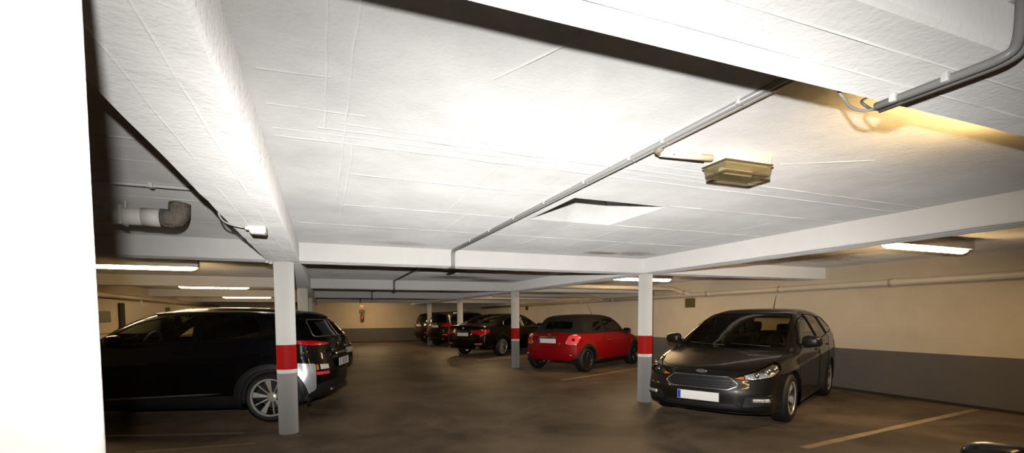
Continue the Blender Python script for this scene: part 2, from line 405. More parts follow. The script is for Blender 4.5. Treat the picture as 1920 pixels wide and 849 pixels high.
# ------------------------------------------------------------------ floor lines
def stripe(p, q, w=.10):
    p, q = Vector((*p, 0)), Vector((*q, 0)); d = q-p; s = d.normalized().cross(Vector((0, 0, 1)))*w/2
    n = 14; V, F = [], []
    for k in range(n+1):
        c = p+d*(k/n); j = random.uniform(.82, 1.05)
        V += [c-s*j+Vector((0, 0, .0)), c+s*j, c-s*j+Vector((0, 0, .003)), c+s*j+Vector((0, 0, .003))]
    for k in range(n):
        a, b = k*4, k*4+4
        F += [(a+2, a+3, b+3, b+2), (a, a+2, b+2, b), (a+1, b+1, b+3, a+3)]
    F += [(0, 1, 3, 2), (n*4, n*4+2, n*4+3, n*4+1)]
    structure(mesh_obj('floor_line', V, F, M['line']))
stripe((4.75, 3.45), (9.0, 3.86)); stripe((4.85, 9.2), (8.9, 10.9)); stripe((4.6, 14.45), (8.9, 16.2)); stripe((4.7, 17.7), (8.9, 19.4), .09); stripe((-.95, 6.6), (-4.6, 7.75)); stripe((-1.0, 8.95), (-4.6, 10.0))
stripe((-.75, 6.0), (-1.9, 6.1), .03)
# ------------------------------------------------------------------ lamps
def fluorescent(x, y, z, L, label, rz=0.):
    t = empty('ceiling_lamp', (x, y, ZC), rz, label, 'ceiling lamp', None)
    bm = bmesh.new(); box(bm, (-L/2-.02, -.075, z-ZC+.049), (L/2+.02, .075, 0), .008); bm_obj('lamp_housing', bm, M['fixture'], t, True, 40)
    V, F = [], []
    prof = [(-L/2, .012), (-L/2+.03, .035), (-L/2+.09, .05), (L/2-.09, .05), (L/2-.03, .035), (L/2, .012)]
    n = 12
    for px, r in prof:
        for j in range(n):
            a = PI+PI*j/(n-1)
            V.append((px, r*1.1*math.cos(a), z-ZC+.048+r*1.0*math.sin(a)))
    for i in range(len(prof)-1):
        for j in range(n-1): F.append((i*n+j, i*n+j+1, (i+1)*n+j+1, (i+1)*n+j))
    F.append(tuple(range(n))); F.append(tuple((len(prof)-1)*n+j for j in range(n-1, -1, -1)))
    for i in range(len(prof)-1): F.append((i*n, (i+1)*n, (i+1)*n+n-1, i*n+n-1))
    o = mesh_obj('diffuser', V, F, M['tube'], t, True); return t
fluorescent(6.62, 3.36, 2.165, 1.62, 'lit fluorescent lamp on the ceiling above the bay beside the grey estate car')
fluorescent(6.66, 8.75, 2.20, 1.60, 'lit fluorescent lamp crossing behind the pillar over the gap before the red convertible')
fluorescent(-2.62, 8.72, 2.165, 1.62, 'lit fluorescent lamp over the black crossover, biggest and highest of its row')
fluorescent(-2.62, 14.4, 2.19, 1.60, 'lit fluorescent lamp second of the row above the black crossover')
fluorescent(-2.62, 20.1, 2.15, 1.60, 'lit fluorescent lamp third and smallest of the row above the black crossover')
fluorescent(5.34, 15.5, 2.215, 1.4, 'added unseen fluorescent lamp above the black saloon behind the long ceiling beam', PI/2)  # added lamp, hidden behind the long beam, to light the wall by the saloon
fluorescent(5.34, 20.8, 2.215, 1.5, 'added unseen fluorescent lamp above the charcoal tall estate behind the long ceiling beam', PI/2)  # another added lamp out of sight, for light around the tall estate
fluorescent(2.3, 25.4, 2.215, 1.6, 'added unseen fluorescent lamp before the end wall behind the cross beams')  # invented lamp kept out of view to brighten the end wall
# the lamp screwed to the far face of the beam overhead (its glow lights the slab there)
t = empty('ceiling_bulkhead_lamp', (2.5, 1.02, 2.25), 0, 'lit warm bulkhead lamp tucked behind the overhead beam, fed by the cable loop', 'lamp')
bm = bmesh.new(); box(bm, (-.47, .0, -.045), (.47, .03, .045), .008); bm_obj('lamp_housing', bm, M['creampaint'], t, True, 40)
M['warmlens'] = plain('lit_bulkhead_lens', (.9, .8, .6), .4, emit=((1., .64, .24), 46.))
bm = bmesh.new(); box(bm, (-.45, .03, -.036), (.45, .075, .036), .02, 3); bm_obj('lens', bm, M['warmlens'], t, True, 40)
# unlit bulkhead lamp on the conduit
t = empty('ceiling_bulkhead_lamp', (2.205, 2.045, ZC), math.radians(-1.5), 'unlit rectangular bulkhead lamp with ribbed glass on the ceiling beside the long conduit', 'lamp')
bm = bmesh.new(); box(bm, (-.165, -.085, -.052), (.165, .085, 0), .008); bm_obj('lamp_housing', bm, M['creampaint'], t, True, 40)
bm = bmesh.new(); box(bm, (-.172, -.092, -.060), (.172, .092, -.052), .003); bm_obj('gasket', bm, M['lampedge'], t, True, 40)
bm = bmesh.new(); box(bm, (-.15, -.07, -.066), (.15, .07, -.0602)); bm_obj('reflector_tray', bm, M['lampin'], t)
V = [(-.165, -.085, -.06), (.165, -.085, -.06), (.165, .085, -.06), (-.165, .085, -.06), (-.155, -.075, -.112), (.155, -.075, -.112), (.155, .075, -.112), (-.155, .075, -.112)]
o = mesh_obj('glass_cover', V, [(0, 1, 5, 4), (1, 2, 6, 5), (2, 3, 7, 6), (3, 0, 4, 7), (4, 5, 6, 7)], M['lens'], t)
fr = []
for a, b in ((4, 5), (5, 6), (6, 7), (7, 4)): fr.append(tube_geo([V[a], V[b]], .006, 6))
Vf, Ff = merge(*fr); mesh_obj('glass_edge_frame', Vf, Ff, M['lampedge'], o)
bm = bmesh.new(); bmesh.ops.create_cone(bm, segments=14, radius1=.018, radius2=.018, depth=.22, cap_ends=True, matrix=Matrix.Translation((0, .01, -.085)) @ Matrix.Rotation(PI/2, 4, 'Y')); bm_obj('bulb', bm, M['box'], t, True, 40)
# short cream stub pipe from conduit to that lamp
t = empty('ceiling_lamp_pipe', (1.66, 2.06, ZC-.03), 0, 'short cream stub pipe joining the long conduit to the unlit lamp', 'pipe')
tube('pipe', [(.03, .02, 0), (.36, -.012, 0)], .019, M['creampaint'], t, 14)
tube('elbow', fillet([(-.0, -.03, .006), (-.0, .02, .0), (.07, .014, 0)], .03), .016, M['rough'], t, 10)
for dx in (.10, .27):
    bm = bmesh.new(); box(bm, (dx-.01, -.022, -.01), (dx+.01, .034, .03), .003); bm_obj('pipe_clip', bm, M['clip'], t)
# ------------------------------------------------------------------ conduits
def conduit_run(name, runs, r, label, clips=(), mat='conduit', clipdir=None, origin=None):
    o0 = Vector(origin or runs[0][0])
    t = empty(name, o0, 0, label, 'conduit')
    for i, pts in enumerate(runs):
        tube('pipe', [Vector(p)-o0 for p in fillet(pts, .06)], r, M[mat], t, 10)
    for c, half in clips:
        c = Vector(c)-o0; h = Vector(half)
        bm = bmesh.new(); box(bm, c-h, c+h, .003); bm_obj('pipe_clip', bm, M['clip'], t, True, 40)
    return t
xa, xb = 1.626, 1.655
zc = ZC-.016
conduit_run('ceiling_conduit', [[(xa, 1.005, zc), (xa, 6.205, zc), (xa, 6.205, 2.085), (xa, 6.56, 2.085)], [(xb, 1.005, zc), (xb, 6.195, zc), (xb, 6.205, 2.085), (xb-.0, 6.56, 2.085)]], .0125,
    'long pair of grey conduits running along the ceiling and down the cross beam',
    [((xa+.013, y, zc+.004), (.030, .009, .014)) for y in (1.5, 1.97, 2.25, 2.75, 3.35, 3.98, 4.65, 5.35)] + [((xa+.013, 6.212, z), (.026, .01, .008)) for z in (2.26, 2.16)])
def far_run(y0, y1, label):
    conduit_run('ceiling_conduit', [[(xa, y0, zc), (xa, y1, zc), (xa, y1, 2.087), (xa, y1+.36, 2.087)], [(xb, y0, zc), (xb, y1, zc), (xb, y1, 2.087), (xb, y1+.36, 2.087)]], .0115, label,
        [((xa+.013, y1+.008, z), (.026, .01, .008)) for z in (2.26, 2.16)], mat='dark_conduit')
far_run(6.58, 11.868, 'pair of dark conduits on the second bay ceiling dropping down the second cross beam')
far_run(12.24, 17.53, 'pair of dark conduits dropping down the third cross beam')
far_run(17.9, 23.19, 'pair of dark conduits dropping down the fourth cross beam')
# conduits under the beam overhead
yb0, yb1, zb = .660, .985, ZB-.019
conduit_run('ceiling_conduit', [[(1.640, yb1, zb), (1.640, yb0+.01, zb), (1.655, yb0-.0, ZB+.02), (1.655, yb0, ZC-.01)], [(1.668, yb1+.005, zb), (1.668, yb0+.01, zb), (1.690, yb0-.0, ZB+.02), (1.690, yb0, ZC-.01)]], .0125,
    'pair of grey conduits clipped under the overhead beam and bending up its face', [((1.653, y, zb+.004), (.032, .009, .013)) for y in (.80, .93)] + [((1.672, yb0+.01, 2.23), (.032, .012, .008))])
t = empty('hanging_cable_loop', (1.655, .995, zb), 0, 'small grey cable loop hanging from the conduit end at the overhead beam edge', 'cable')
tube('cable', [Vector(p) for p in fillet([(0, 0, 0), (-.03, .02, -.004), (-.075, .03, .004), (-.12, .02, .022), (-.14, .01+.02, .05), (-.10, .05, .10)], .03)], .0045, M['conduit'], t, 8)
tube('cable', [Vector(p) for p in fillet([(.0, .01, .002), (-.03, .03, .03), (.1, .06, .09), (.36, .045, .15)], .03)], .0045, M['dark_conduit'], t, 8)
# ceiling conduit in the bay to the side
conduit_run('ceiling_conduit', [[(-3.6, 3.86, zc), (-.615, 3.84, zc)]], .0105, 'single thin pale conduit crossing the ceiling above the crossover', [((-1.04, 3.845, zc), (.012, .03, .016)), ((-2.2, 3.845, zc), (.012, .03, .016))], mat='clip')
# junction box and its cable on the long beam
t = empty('ceiling_junction_box', (-.43, 3.98, ZB), 0, 'white junction box on the underside of the long beam', 'junction box')
bm = bmesh.new(); box(bm, (-.055, -.06, -.052), (.055, .06, -.0), .008); bm_obj('box_body', bm, M['box'], t, True, 40)
bm = bmesh.new(); box(bm, (-.048, -.052, -.060), (.048, .052, -.051), .004); bm_obj('lid', bm, M['box'], t, True, 40)
bm = bmesh.new(); bmesh.ops.create_cone(bm, segments=16, radius1=.02, radius2=.015, depth=.04, cap_ends=True, matrix=Matrix.Translation((-.062, -.03, -.018)) @ Matrix.Rotation(-PI/2, 4, 'Y')); bm_obj('cable_gland', bm, M['box'], t, True, 40)
tube('cable', fillet([(-.08, -.03, -.018), (-.13, -.08, -.018), (-.165, -.16, -.02), (-.19, -.24, -.015), (-.198, -.34, .02), (-.196, -.36, .10), (-.196, -.36, .21)], .05), .006, M['box'], t, 8)
t = empty('ceiling_cable_clip', (-.60, 6.27, ZB), 0, 'small white cable clips at the beam corner beside the big banded pillar', 'clip')
for k, (dx, dy) in enumerate(((0, 0), (.03, .12))):
    bm = bmesh.new(); bmesh.ops.create_cone(bm, segments=12, radius1=.025, radius2=.02, depth=.03, cap_ends=True, matrix=Matrix.Translation((dx, dy, -.016))); bm_obj('clip_body', bm, M['clip'], t, True, 40)
# fat white pipe turning up into the slab
t = empty('ceiling_drain_pipe', (-1.1, 4.42, 2.2), 0, 'fat white pipe with torn grey insulated elbow turning up into the ceiling over the crossover', 'pipe')
tube('pipe', [(-3.4, .05, 0), (-.07, 0, 0)], .063, M['whitepipe'], t, 24)
tube('collar', [(-.16, 0, 0), (-.02, 0, 0)], .068, M['whitepipe'], t, 24)
tube('insulated_elbow', fillet([(-.04, 0, 0), (.07, 0, .0), (.085, -.0, .125)], .07, 8), .072, M['wool'], t, 20)
bm = bmesh.new(); box(bm, (-.29, -.070, -.070), (-.27, .070, .07), .004); box(bm, (-.288, .05, .05), (-.272, .07, .124), .003); bm_obj('pipe_clip', bm, M['clip'], t)
# pipes along the long wall
def wall_pipe(x, y0, y1, z0, z1, r, collars, label, rr=None):
    o0 = Vector((x, y0, z0)); t = empty('wall_pipe', o0, 0, label, 'pipe')
    P = lambda y: Vector((x, y, z0+(z1-z0)*(y-y0)/(y1-y0)))-o0
    tube('pipe', [P(y0), P((y0+y1)/2), P(y1)], r, M['pipe'], t, 18)
    for y in collars: tube('collar', [P(y-.06), P(y+.06)], r*1.17, M['pipe'], t, 18)
    return t
wp = wall_pipe(8.955, -3.5, 27.3, 1.975, 1.93, .056, (5.0, 7.1, 9.1, 13.3, 15.4), 'cream pipe running along the long wall behind the grey estate car')
t = empty('ceiling_branch_pipe', (8.955, 9.75, 1.98), 0, 'cream branch pipe rising from the wall pipe and crossing behind the pillar lamp', 'pipe')
tube('pipe', fillet([(0, .0, .0), (-.08, .25, .06), (-.18, .50, .16), (-4.0, .36, .17)], .12, 6), .05, M['pipe'], t, 16)
tube('collar', [(-.02, .04, .012), (-.06, .16, .04)], .06, M['pipe'], t, 16)
tube('collar', [(-.155, .42, .14), (-.19, .52, .163), (-.26, .515, .165)], .058, M['pipe'], t, 16)
t = empty('ceiling_branch_pipe', (8.955, 13.9, 1.96), 0, 'distant cream branch pipe rising from the wall pipe above the red convertible', 'pipe')
tube('pipe', fillet([(0, .0, .0), (-.08, .25, .06), (-.18, .50, .15), (-3.9, .4, .15)], .12, 6), .05, M['pipe'], t, 16)
# pipe along the other long wall
t = empty('wall_pipe', (-4.80, 2., 1.99), 0, 'dim cream pipe hanging along the side wall behind the crossover bonnet', 'pipe')
tube('pipe', [(0, 0, 0), (0, 12, .0), (0, 25, -.0)], .062, M['pipe'], t, 16)
for y in (8.8, 11.2, 14.4, 17.6):
    bm = bmesh.new(); box(bm, (-.02, y-.02, -.2), (.02, y+.02, -.05), .006); bm_obj('pipe_bracket', bm, M['pipe'], t)
# ------------------------------------------------------------------ small things on the walls
def board(name, x, y, z, w, h, face, mat, label, cat='sign', lines=3):
    """flat signboard: face +x, -x or -y"""
    t = empty(name, (x, y, z), {'-y': 0, '-x': -PI/2, '+x': PI/2}[face], label, cat)
    bm = bmesh.new(); box(bm, (-w/2, -.018, -h/2), (w/2, 0, h/2), .003); bm_obj('board', bm, M[mat], t)
    return t
board('wall_sign', XR-.002, 9.88, 1.75, .36, .24, '-x', 'signgreen', 'dull square sign on the long wall above the grey estate car mirror')
board('wall_sign', XR-.002, 20.7, 1.83, .30, .26, '-x', 'signbrown', 'small dull sign on the wall beyond the black saloon and red convertible')
s = board('wall_sign', XL+.002, 14.3, 1.47, .75, .27, '+x', 'signbrown', 'brown upright sign on the dim side wall near the overexposed pillar')
board('wall_sign', XL+.002, 19.4, 1.71, .5, .16, '+x', 'signbrown', 'tiny dark sign on the dim side wall just over the crossover roof')
# raised panel; the niche's dark reveal and ledge are near-black strips
t = empty('wall_panel', (XL+.002, 16.6, 1.5), PI/2, 'pale access panel with dark edge on the side wall behind the crossover', 'panel')
bm = bmesh.new(); box(bm, (-1.1, -.04, -.30), (1.6, 0, .33), .004); bm_obj('board', bm, M['greypanel'], t)
bm = bmesh.new(); box(bm, (-1.42, -.05, -.30), (-1.1, 0, .33), .004); bm_obj('dark_reveal', bm, M['nearblack'], t)
bm = bmesh.new(); box(bm, (-1.45, -.07, -.34), (1.6, 0, -.30), .004); bm_obj('ledge', bm, M['nearblack'], t)
structure(mesh_obj('trim_7', [(XL+.004, 9, 1.045), (XL+.004, 22, 1.045), (XL+.004, 22, 1.06), (XL+.004, 9, 1.06)], [(0, 1, 2, 3)], M['nearblack']))
# extinguisher with sign and lamp on the end wall
t = empty('wall_mounted_extinguisher', (2.02, YF-.10, 1.17), 0, 'red fire extinguisher hanging on the end wall under its sign', 'fire extinguisher')
lathe('cylinder', [(0, 0), (.07, 0), (.082, .02), (.084, .3), (.075, .36), (.035, .40), (.03, .42), (0, .42)], M['extred'], t, 20, 'z')
bm = bmesh.new(); box(bm, (-.03, -.02, .42), (.03, .02, .47), .006); box(bm, (-.02, -.10, .46), (.02, .03, .485), .006); bm_obj('valve', bm, M['plastic'], t)
tube('hose', fillet([(.02, -.02, .44), (.10, -.02, .40), (.10, -.02, .1), (.08, -.03, .05)], .05), .012, M['plastic'], t, 8)
bm = bmesh.new(); box(bm, (-.02, .06, .05), (.02, .0985, .36), .004); bm_obj('bracket', bm, M['nearblack'], t)
bm = bmesh.new(); box(bm, (-.035, -.088, .16), (.035, -.080, .30), .002); bm_obj('paper_label', bm, M['paper'], t)
board('wall_sign', 2.03, YF-.002, 1.72, .33, .22, '-y', 'signgreen', 'olive square sign directly above the fire extinguisher')
t = empty('warning_lamp', (2.02, YF-.002, 2.03), 0, 'small orange lamp glowing above the fire extinguisher sign', 'lamp')
bm = bmesh.new(); box(bm, (-.07, -.03, -.03), (.07, 0, .03), .005); bm_obj('lamp_base', bm, M['fixture'], t)
bm = bmesh.new(); bmesh.ops.create_uvsphere(bm, u_segments=16, v_segments=10, radius=.09, matrix=Matrix.Translation((0, -.05, .0)) @ Matrix.Diagonal((1, .6, .62, 1))); bm_obj('lamp_cover', bm, M['orange'], t, True)
# small spot fitting under a far beam
t = empty('ceiling_spotlight', (4.62, 13.6, ZC), 0, 'small dark fitting under the ceiling above the black saloon', 'spotlight')
bm = bmesh.new(); bmesh.ops.create_cone(bm, segments=16, radius1=.10, radius2=.05, depth=.08, cap_ends=True, matrix=Matrix.Translation((0, 0, -.04))); bm_obj('lamp_base', bm, M['dark_conduit'], t, True, 40)
lathe('lamp_head', [(0, -.15), (.05, -.15), (.06, -.12), (.03, -.08), (0, -.08)], M['dark_conduit'], t, 16, 'z')

# ------------------------------------------------------------------ cars
def catmull(pts, sub=8):
    P = np.array(pts, float); n = len(P); out = []
    for i in range(n):
        p0, p1, p2, p3 = P[i-1], P[i], P[(i+1) % n], P[(i+2) % n]
        for k in range(sub):
            t = k/sub
            d1 = np.linalg.norm(p2-p1)
            m1 = (p2-p0)*d1/max(1e-6, np.linalg.norm(p1-p0)+d1); m2 = (p3-p1)*d1/max(1e-6, np.linalg.norm(p3-p2)+d1)
            out.append((2*t**3-3*t**2+1)*p1+(t**3-2*t**2+t)*m1+(-2*t**3+3*t**2)*p2+(t**3-t**2)*m2)
    return np.array(out)
def sdf_poly(P, x, z):
    A = P; B = np.roll(P, -1, 0)
    best = np.full(x.shape, 1e9); inside = np.zeros(x.shape, bool)
    for a, b in zip(A, B):
        e = b-a; L = e@e
        if L < 1e-12: continue
        wx, wz = x-a[0], z-a[1]
        t = np.clip((wx*e[0]+wz*e[1])/L, 0, 1)
        d = (wx-e[0]*t)**2+(wz-e[1]*t)**2
        best = np.minimum(best, d)
        c = (a[1] > z) != (b[1] > z)
        if abs(e[1]) > 1e-12: inside ^= c & (x < e[0]*(z-a[1])/e[1]+a[0])
    d = np.sqrt(best); return np.where(inside, -d, d)
def sst(a, b, x):
    t = np.clip((x-a)/(b-a), 0, 1); return t*t*(3-2*t)
class Body:
    def __init__(s, c):
        s.c = c; s.P = catmull(c['prof'], 6)
        s.x0, s.x1 = s.P[:, 0].min(), s.P[:, 0].max(); s.z0, s.z1 = s.P[:, 1].min(), s.P[:, 1].max()
        h = .012; s.h = h
        gx = np.arange(s.x0-.5, s.x1+.5, h); gz = np.arange(s.z0-.3, s.z1+.35, h)
        X, Z = np.meshgrid(gx, gz, indexing='ij'); s.gx0, s.gz0 = gx[0], gz[0]
        s.G = sdf_poly(s.P, X, Z)
    def d2(s, x, z):
        u = np.clip((x-s.gx0)/s.h, 0, s.G.shape[0]-1.001); v = np.clip((z-s.gz0)/s.h, 0, s.G.shape[1]-1.001)
        i, j = u.astype(int), v.astype(int); a, b = u-i, v-j; G = s.G
        return (G[i, j]*(1-a)+G[i+1, j]*a)*(1-b)+(G[i, j+1]*(1-a)+G[i+1, j+1]*a)*b
    def hw(s, x, z):
        c = s.c; W = c['W']
        w = W*(1-c.get('tf', .10)*sst(c.get('tf0', .6), s.x1, x)**1.5-c.get('tr', .07)*sst(-c.get('tr0', .6), s.x0, x)**1.5)
        zb = c['belt'][0]+c['belt'][1]*x
        t = (z-.60)/(zb-.60+.12)
        low = w-.045*np.clip(t, 0, 1.3)**2 - c.get('tuck', 1.)*(.03*np.clip((.60-z)/.3, 0, 1)**2+.05*sst(.30, .16, z))
        lowb = w-.045*((zb-.60)/(zb-.60+.12))**2
        k = .018
        above = lowb-c.get('shoulder', .012)-c.get('tum', .42)*(z-zb)-c.get('tumc', .25)*(z-zb)**2
        m = sst(zb-.02, zb+.03, z)
        y = low*(1-m)+above*m
        for wx in c['wx']:
            d = np.sqrt((x-wx)**2+(z-c['R'])**2)
            y = y+c.get('flare', .022)*np.exp(-((d-c['RA'])/.09)**2)*(z < zb)
        cz = c.get('crease')
        if cz: y = y+.008*np.exp(-((z-cz[0]-cz[1]*x)/.03)**2)
        return y
    def f(s, p):
        c = s.c; x, y, z = p[..., 0], np.abs(p[..., 1]), p[..., 2]
        ay = np.clip(y/c['W'], 0, 1.2)
        lowf = 1-sst(c['belt'][0]-.12, c['belt'][0]+.25, z)
        kf = c.get('kf', .34)*lowf+c.get('kfw', .20)*(1-lowf); kr = c.get('kr', .22)*lowf+c.get('krw', .14)*(1-lowf)
        xx = x+sst(.1, s.x1-.25, x)*kf*ay**2.6-sst(.3, -s.x0-.25, -x)*kr*ay**2.6
        zz = z+sst(.75, 1.15, z)*c.get('crown', .055)*ay**2+sst(c['belt'][0]-.25, c['belt'][0], z)*sst(.9, 1.3, x)*c.get('hoodcrown', .05)*ay**3
        d1 = s.d2(xx, zz); d2 = (y-s.hw(x, z))*.93
        k = c.get('k', .07)+c.get('kt', .10)*sst(c['belt'][0]+.05, s.z1, z)
        h = np.clip(k-np.abs(d1-d2), 0, None)/k
        return np.maximum(d1, d2)+h*h*k*.25
    def grad(s, p):
        e = .006; g = np.zeros_like(p)
        for i in range(3):
            q = p.copy(); q[:, i] += e; r = p.copy(); r[:, i] -= e
            g[:, i] = s.f(q)-s.f(r)
        return g/np.maximum(1e-9, np.linalg.norm(g, axis=1))[:, None]
    def build(s, dx=.035):
        c = s.c; m = .06
        xs = np.linspace(s.x0-m, s.x1+m, int((s.x1-s.x0)/dx)+1)
        ys = np.linspace(-1, 1, int(2*c['W']/(dx*1.25))+1); zs = np.linspace(0, 1, int(1.15/(dx*.9))+1)
        zt = np.array([max([q[1] for q in s.P if abs(q[0]-x) < .09] or [.6]) for x in np.clip(xs, s.x0+.02, s.x1-.02)])
        idx = {}; V = []
        nx, ny, nz = len(xs), len(ys), len(zs)
        def vid(i, j, k):
            q = (i, j, k)
            if q not in idx:
                idx[q] = len(V)
                V.append((xs[i], ys[j]*(c['W']+m), (s.z0-m)+(zt[i]+m+.03-s.z0+m)*zs[k]))
            return idx[q]
        F = []
        for i in range(nx-1):
            for j in range(ny-1):
                F.append((vid(i, j, 0), vid(i, j+1, 0), vid(i+1, j+1, 0), vid(i+1, j, 0)))
                F.append((vid(i, j, nz-1), vid(i+1, j, nz-1), vid(i+1, j+1, nz-1), vid(i, j+1, nz-1)))
            for k in range(nz-1):
                F.append((vid(i, 0, k), vid(i+1, 0, k), vid(i+1, 0, k+1), vid(i, 0, k+1)))
                F.append((vid(i, ny-1, k), vid(i, ny-1, k+1), vid(i+1, ny-1, k+1), vid(i+1, ny-1, k)))
        for j in range(ny-1):
            for k in range(nz-1):
                F.append((vid(0, j, k), vid(0, j, k+1), vid(0, j+1, k+1), vid(0, j+1, k)))
                F.append((vid(nx-1, j, k), vid(nx-1, j+1, k), vid(nx-1, j+1, k+1), vid(nx-1, j, k+1)))
        V = np.array(V)
        O = V.copy(); O[:, 0] = np.clip(V[:, 0], s.x0+.55, s.x1-.55); O[:, 1] = np.clip(V[:, 1], -.40, .40)
        O[:, 2] = np.clip(V[:, 2], .45, .58)
        lo = np.zeros(len(V)); hi = np.ones(len(V))*1.25
        for _ in range(24):
            mid = (lo+hi)/2; fm = s.f(O+(V-O)*mid[:, None])
            ins = fm < 0; lo = np.where(ins, mid, lo); hi = np.where(ins, hi, mid)
        V = O+(V-O)*lo[:, None]
        bm = bmesh.new(); vs = [bm.verts.new(v) for v in V]
        for q in F:
            try: bm.faces.new([vs[i] for i in q])
            except ValueError: pass
        bmesh.ops.remove_doubles(bm, verts=bm.verts[:], dist=1e-4)
        bm.normal_update(); s.bm = bm
    def finish(s, bm, name, mat, parent, push=0.):
        me = bpy.data.meshes.new(name); bm.to_mesh(me)
        n = len(me.vertices); co_ = np.zeros(n*3); me.vertices.foreach_get('co', co_); p = co_.reshape(-1, 3)
        g = s.grad(p)
        if push: p = p+g*push; me.vertices.foreach_set('co', p.ravel())
        me.materials.append(mat); me.polygons.foreach_set('use_smooth', [True]*len(me.polygons)); me.update()
        me.normals_split_custom_set_from_vertices([tuple(v) for v in g])
        return link(bpy.data.objects.new(name, me), parent)
    def frame(s, view, side=1):
        if view == 'side': d = Vector((0, side, 0)); u = Vector((1, 0, 0)); v = Vector((0, 0, 1))
        elif view == 'front': d = Vector((1, 0, 0)); u = Vector((0, side, 0)); v = Vector((0, 0, 1))
        elif view == 'rear': d = Vector((-1, 0, 0)); u = Vector((0, side, 0)); v = Vector((0, 0, 1))
        elif view == 'top': d = Vector((0, 0, 1)); u = Vector((1, 0, 0)); v = Vector((0, 1, 0))
        else:
            a = math.radians(view); d = Vector((math.cos(a), math.sin(a)*side, 0)); u = Vector((-math.sin(a), math.cos(a)*side, 0)); v = Vector((0, 0, 1))
        return d, u, v
    def carve(s, poly, view, side=1, thr=.2, bm=None, both=False):
        """cut the outline into the skin and lift those faces out as a mesh of their own"""
        bm = bm or s.bm
        d, u, v = s.frame(view, side)
        if len(poly[0]) == 3: poly = [((x*u.x+y*side*u.y) if not isinstance(view, str) else 0, z) for x, y, z in poly]
        poly = [Vector((a, b)) for a, b in poly]
        us = [p.x for p in poly]; vs_ = [p.y for p in poly]
        ua, ub, va, vb = min(us)-.08, max(us)+.08, min(vs_)-.08, max(vs_)+.08
        cand = set()
        for f in bm.faces:
            if not both and f.normal.dot(d) < thr: continue
            cc = f.calc_center_median(); a, b = cc.dot(u), cc.dot(v)
            if ua < a < ub and va < b < vb: cand.add(f)
        n = len(poly)
        for i in range(n):
            p, q = poly[i], poly[(i+1) % n]
            if (q-p).length < 1e-5: continue
            p3 = u*p.x+v*p.y; t = u*(q.x-p.x)+v*(q.y-p.y); no = t.cross(d).normalized()
            a0, a1, b0, b1 = min(p.x, q.x)-.002, max(p.x, q.x)+.002, min(p.y, q.y)-.002, max(p.y, q.y)+.002
            sel = []
            for f in cand:
                A = [w_.co.dot(u) for w_ in f.verts]
                if max(A) < a0 or min(A) > a1: continue
                B = [w_.co.dot(v) for w_ in f.verts]
                if max(B) < b0 or min(B) > b1: continue
                sd = [(w_.co-p3).dot(no) for w_ in f.verts]
                if min(sd) < -1e-5 and max(sd) > 1e-5: sel.append(f)
            if not sel: continue
            geom = list({w_ for f in sel for w_ in f.verts})+list({e for f in sel for e in f.edges})+sel
            r = bmesh.ops.bisect_plane(bm, geom=geom, dist=1e-5, plane_co=p3, plane_no=no)
            cand = {f for f in cand if f.is_valid} | {g for g in r['geom'] if isinstance(g, bmesh.types.BMFace)}
        ins = []
        for f in cand:
            if not f.is_valid: continue
            c = f.calc_center_median(); a, b = c.dot(u), c.dot(v); k = False
            for i in range(n):
                p, q = poly[i], poly[i-1]
                if (p.y > b) != (q.y > b) and a < (q.x-p.x)*(b-p.y)/(q.y-p.y)+p.x: k = not k
            if k: ins.append(f)
        nb = bmesh.new(); mp = {}
        for f in ins:
            for w_ in f.verts:
                if w_ not in mp: mp[w_] = nb.verts.new(w_.co)
            try: nb.faces.new([mp[w_] for w_ in f.verts])
            except ValueError: pass
        bmesh.ops.delete(bm, geom=ins, context='FACES')
        nb.normal_update(); bm.normal_update(); return nb
    def loops(s, bm):
        nxt = {}
        for e in bm.edges:
            if len(e.link_faces) == 1:
                a, b = e.verts; nxt.setdefault(a, []).append(b); nxt.setdefault(b, []).append(a)
        out = []; seen = set()
        for st in nxt:
            if st in seen: continue
            lp = [st]; seen.add(st)
            while True:
                k = [b for b in nxt[lp[-1]] if b not in seen]
                if not k: break
                lp.append(k[0]); seen.add(k[0])
            if len(lp) > 5: out.append([w_.co.copy() for w_ in lp])
        return out
    def trim(s, bm, r, name, mat, parent, n=6, push=0.):
        gs = []
        for lp in s.loops(bm):
            q = [lp[0]]
            for c in lp[1:]:
                if (c-q[-1]).length > .006: q.append(c)
            if len(q) > 4: gs.append(tube_geo(q, r, n, closed=True))
        if gs:
            V, F = merge(*gs); return mesh_obj(name, V, F, mat, parent, True)
    def ray(s, o, d):
        o, d = np.array(o, float), np.array(d, float); t = np.linspace(0, 3, 1200)
        v = s.f(o[None]+t[:, None]*d[None]); k = np.nonzero(v < 0)[0]
        return Vector(o+d*t[k[0]]) if len(k) else None
def circle(cx, cz, r, n=40, a0=0., a1=2*PI):
    return [(cx+r*math.cos(a0+(a1-a0)*k/n), cz+r*math.sin(a0+(a1-a0)*k/n)) for k in range(n)]
def rounded(poly, r=.03, n=4):
    out = []; P = [Vector(p) for p in poly]; m = len(P)
    for i in range(m):
        a, b, c = P[i-1], P[i], P[(i+1) % m]
        d1 = min(r, (a-b).length*.4); d2 = min(r, (c-b).length*.4)
        p, q = b+(a-b).normalized()*d1, b+(c-b).normalized()*d2
        for k in range(n+1):
            t = k/n; out.append(tuple(p*(1-t)**2+b*2*t*(1-t)+q*t*t))
    return out
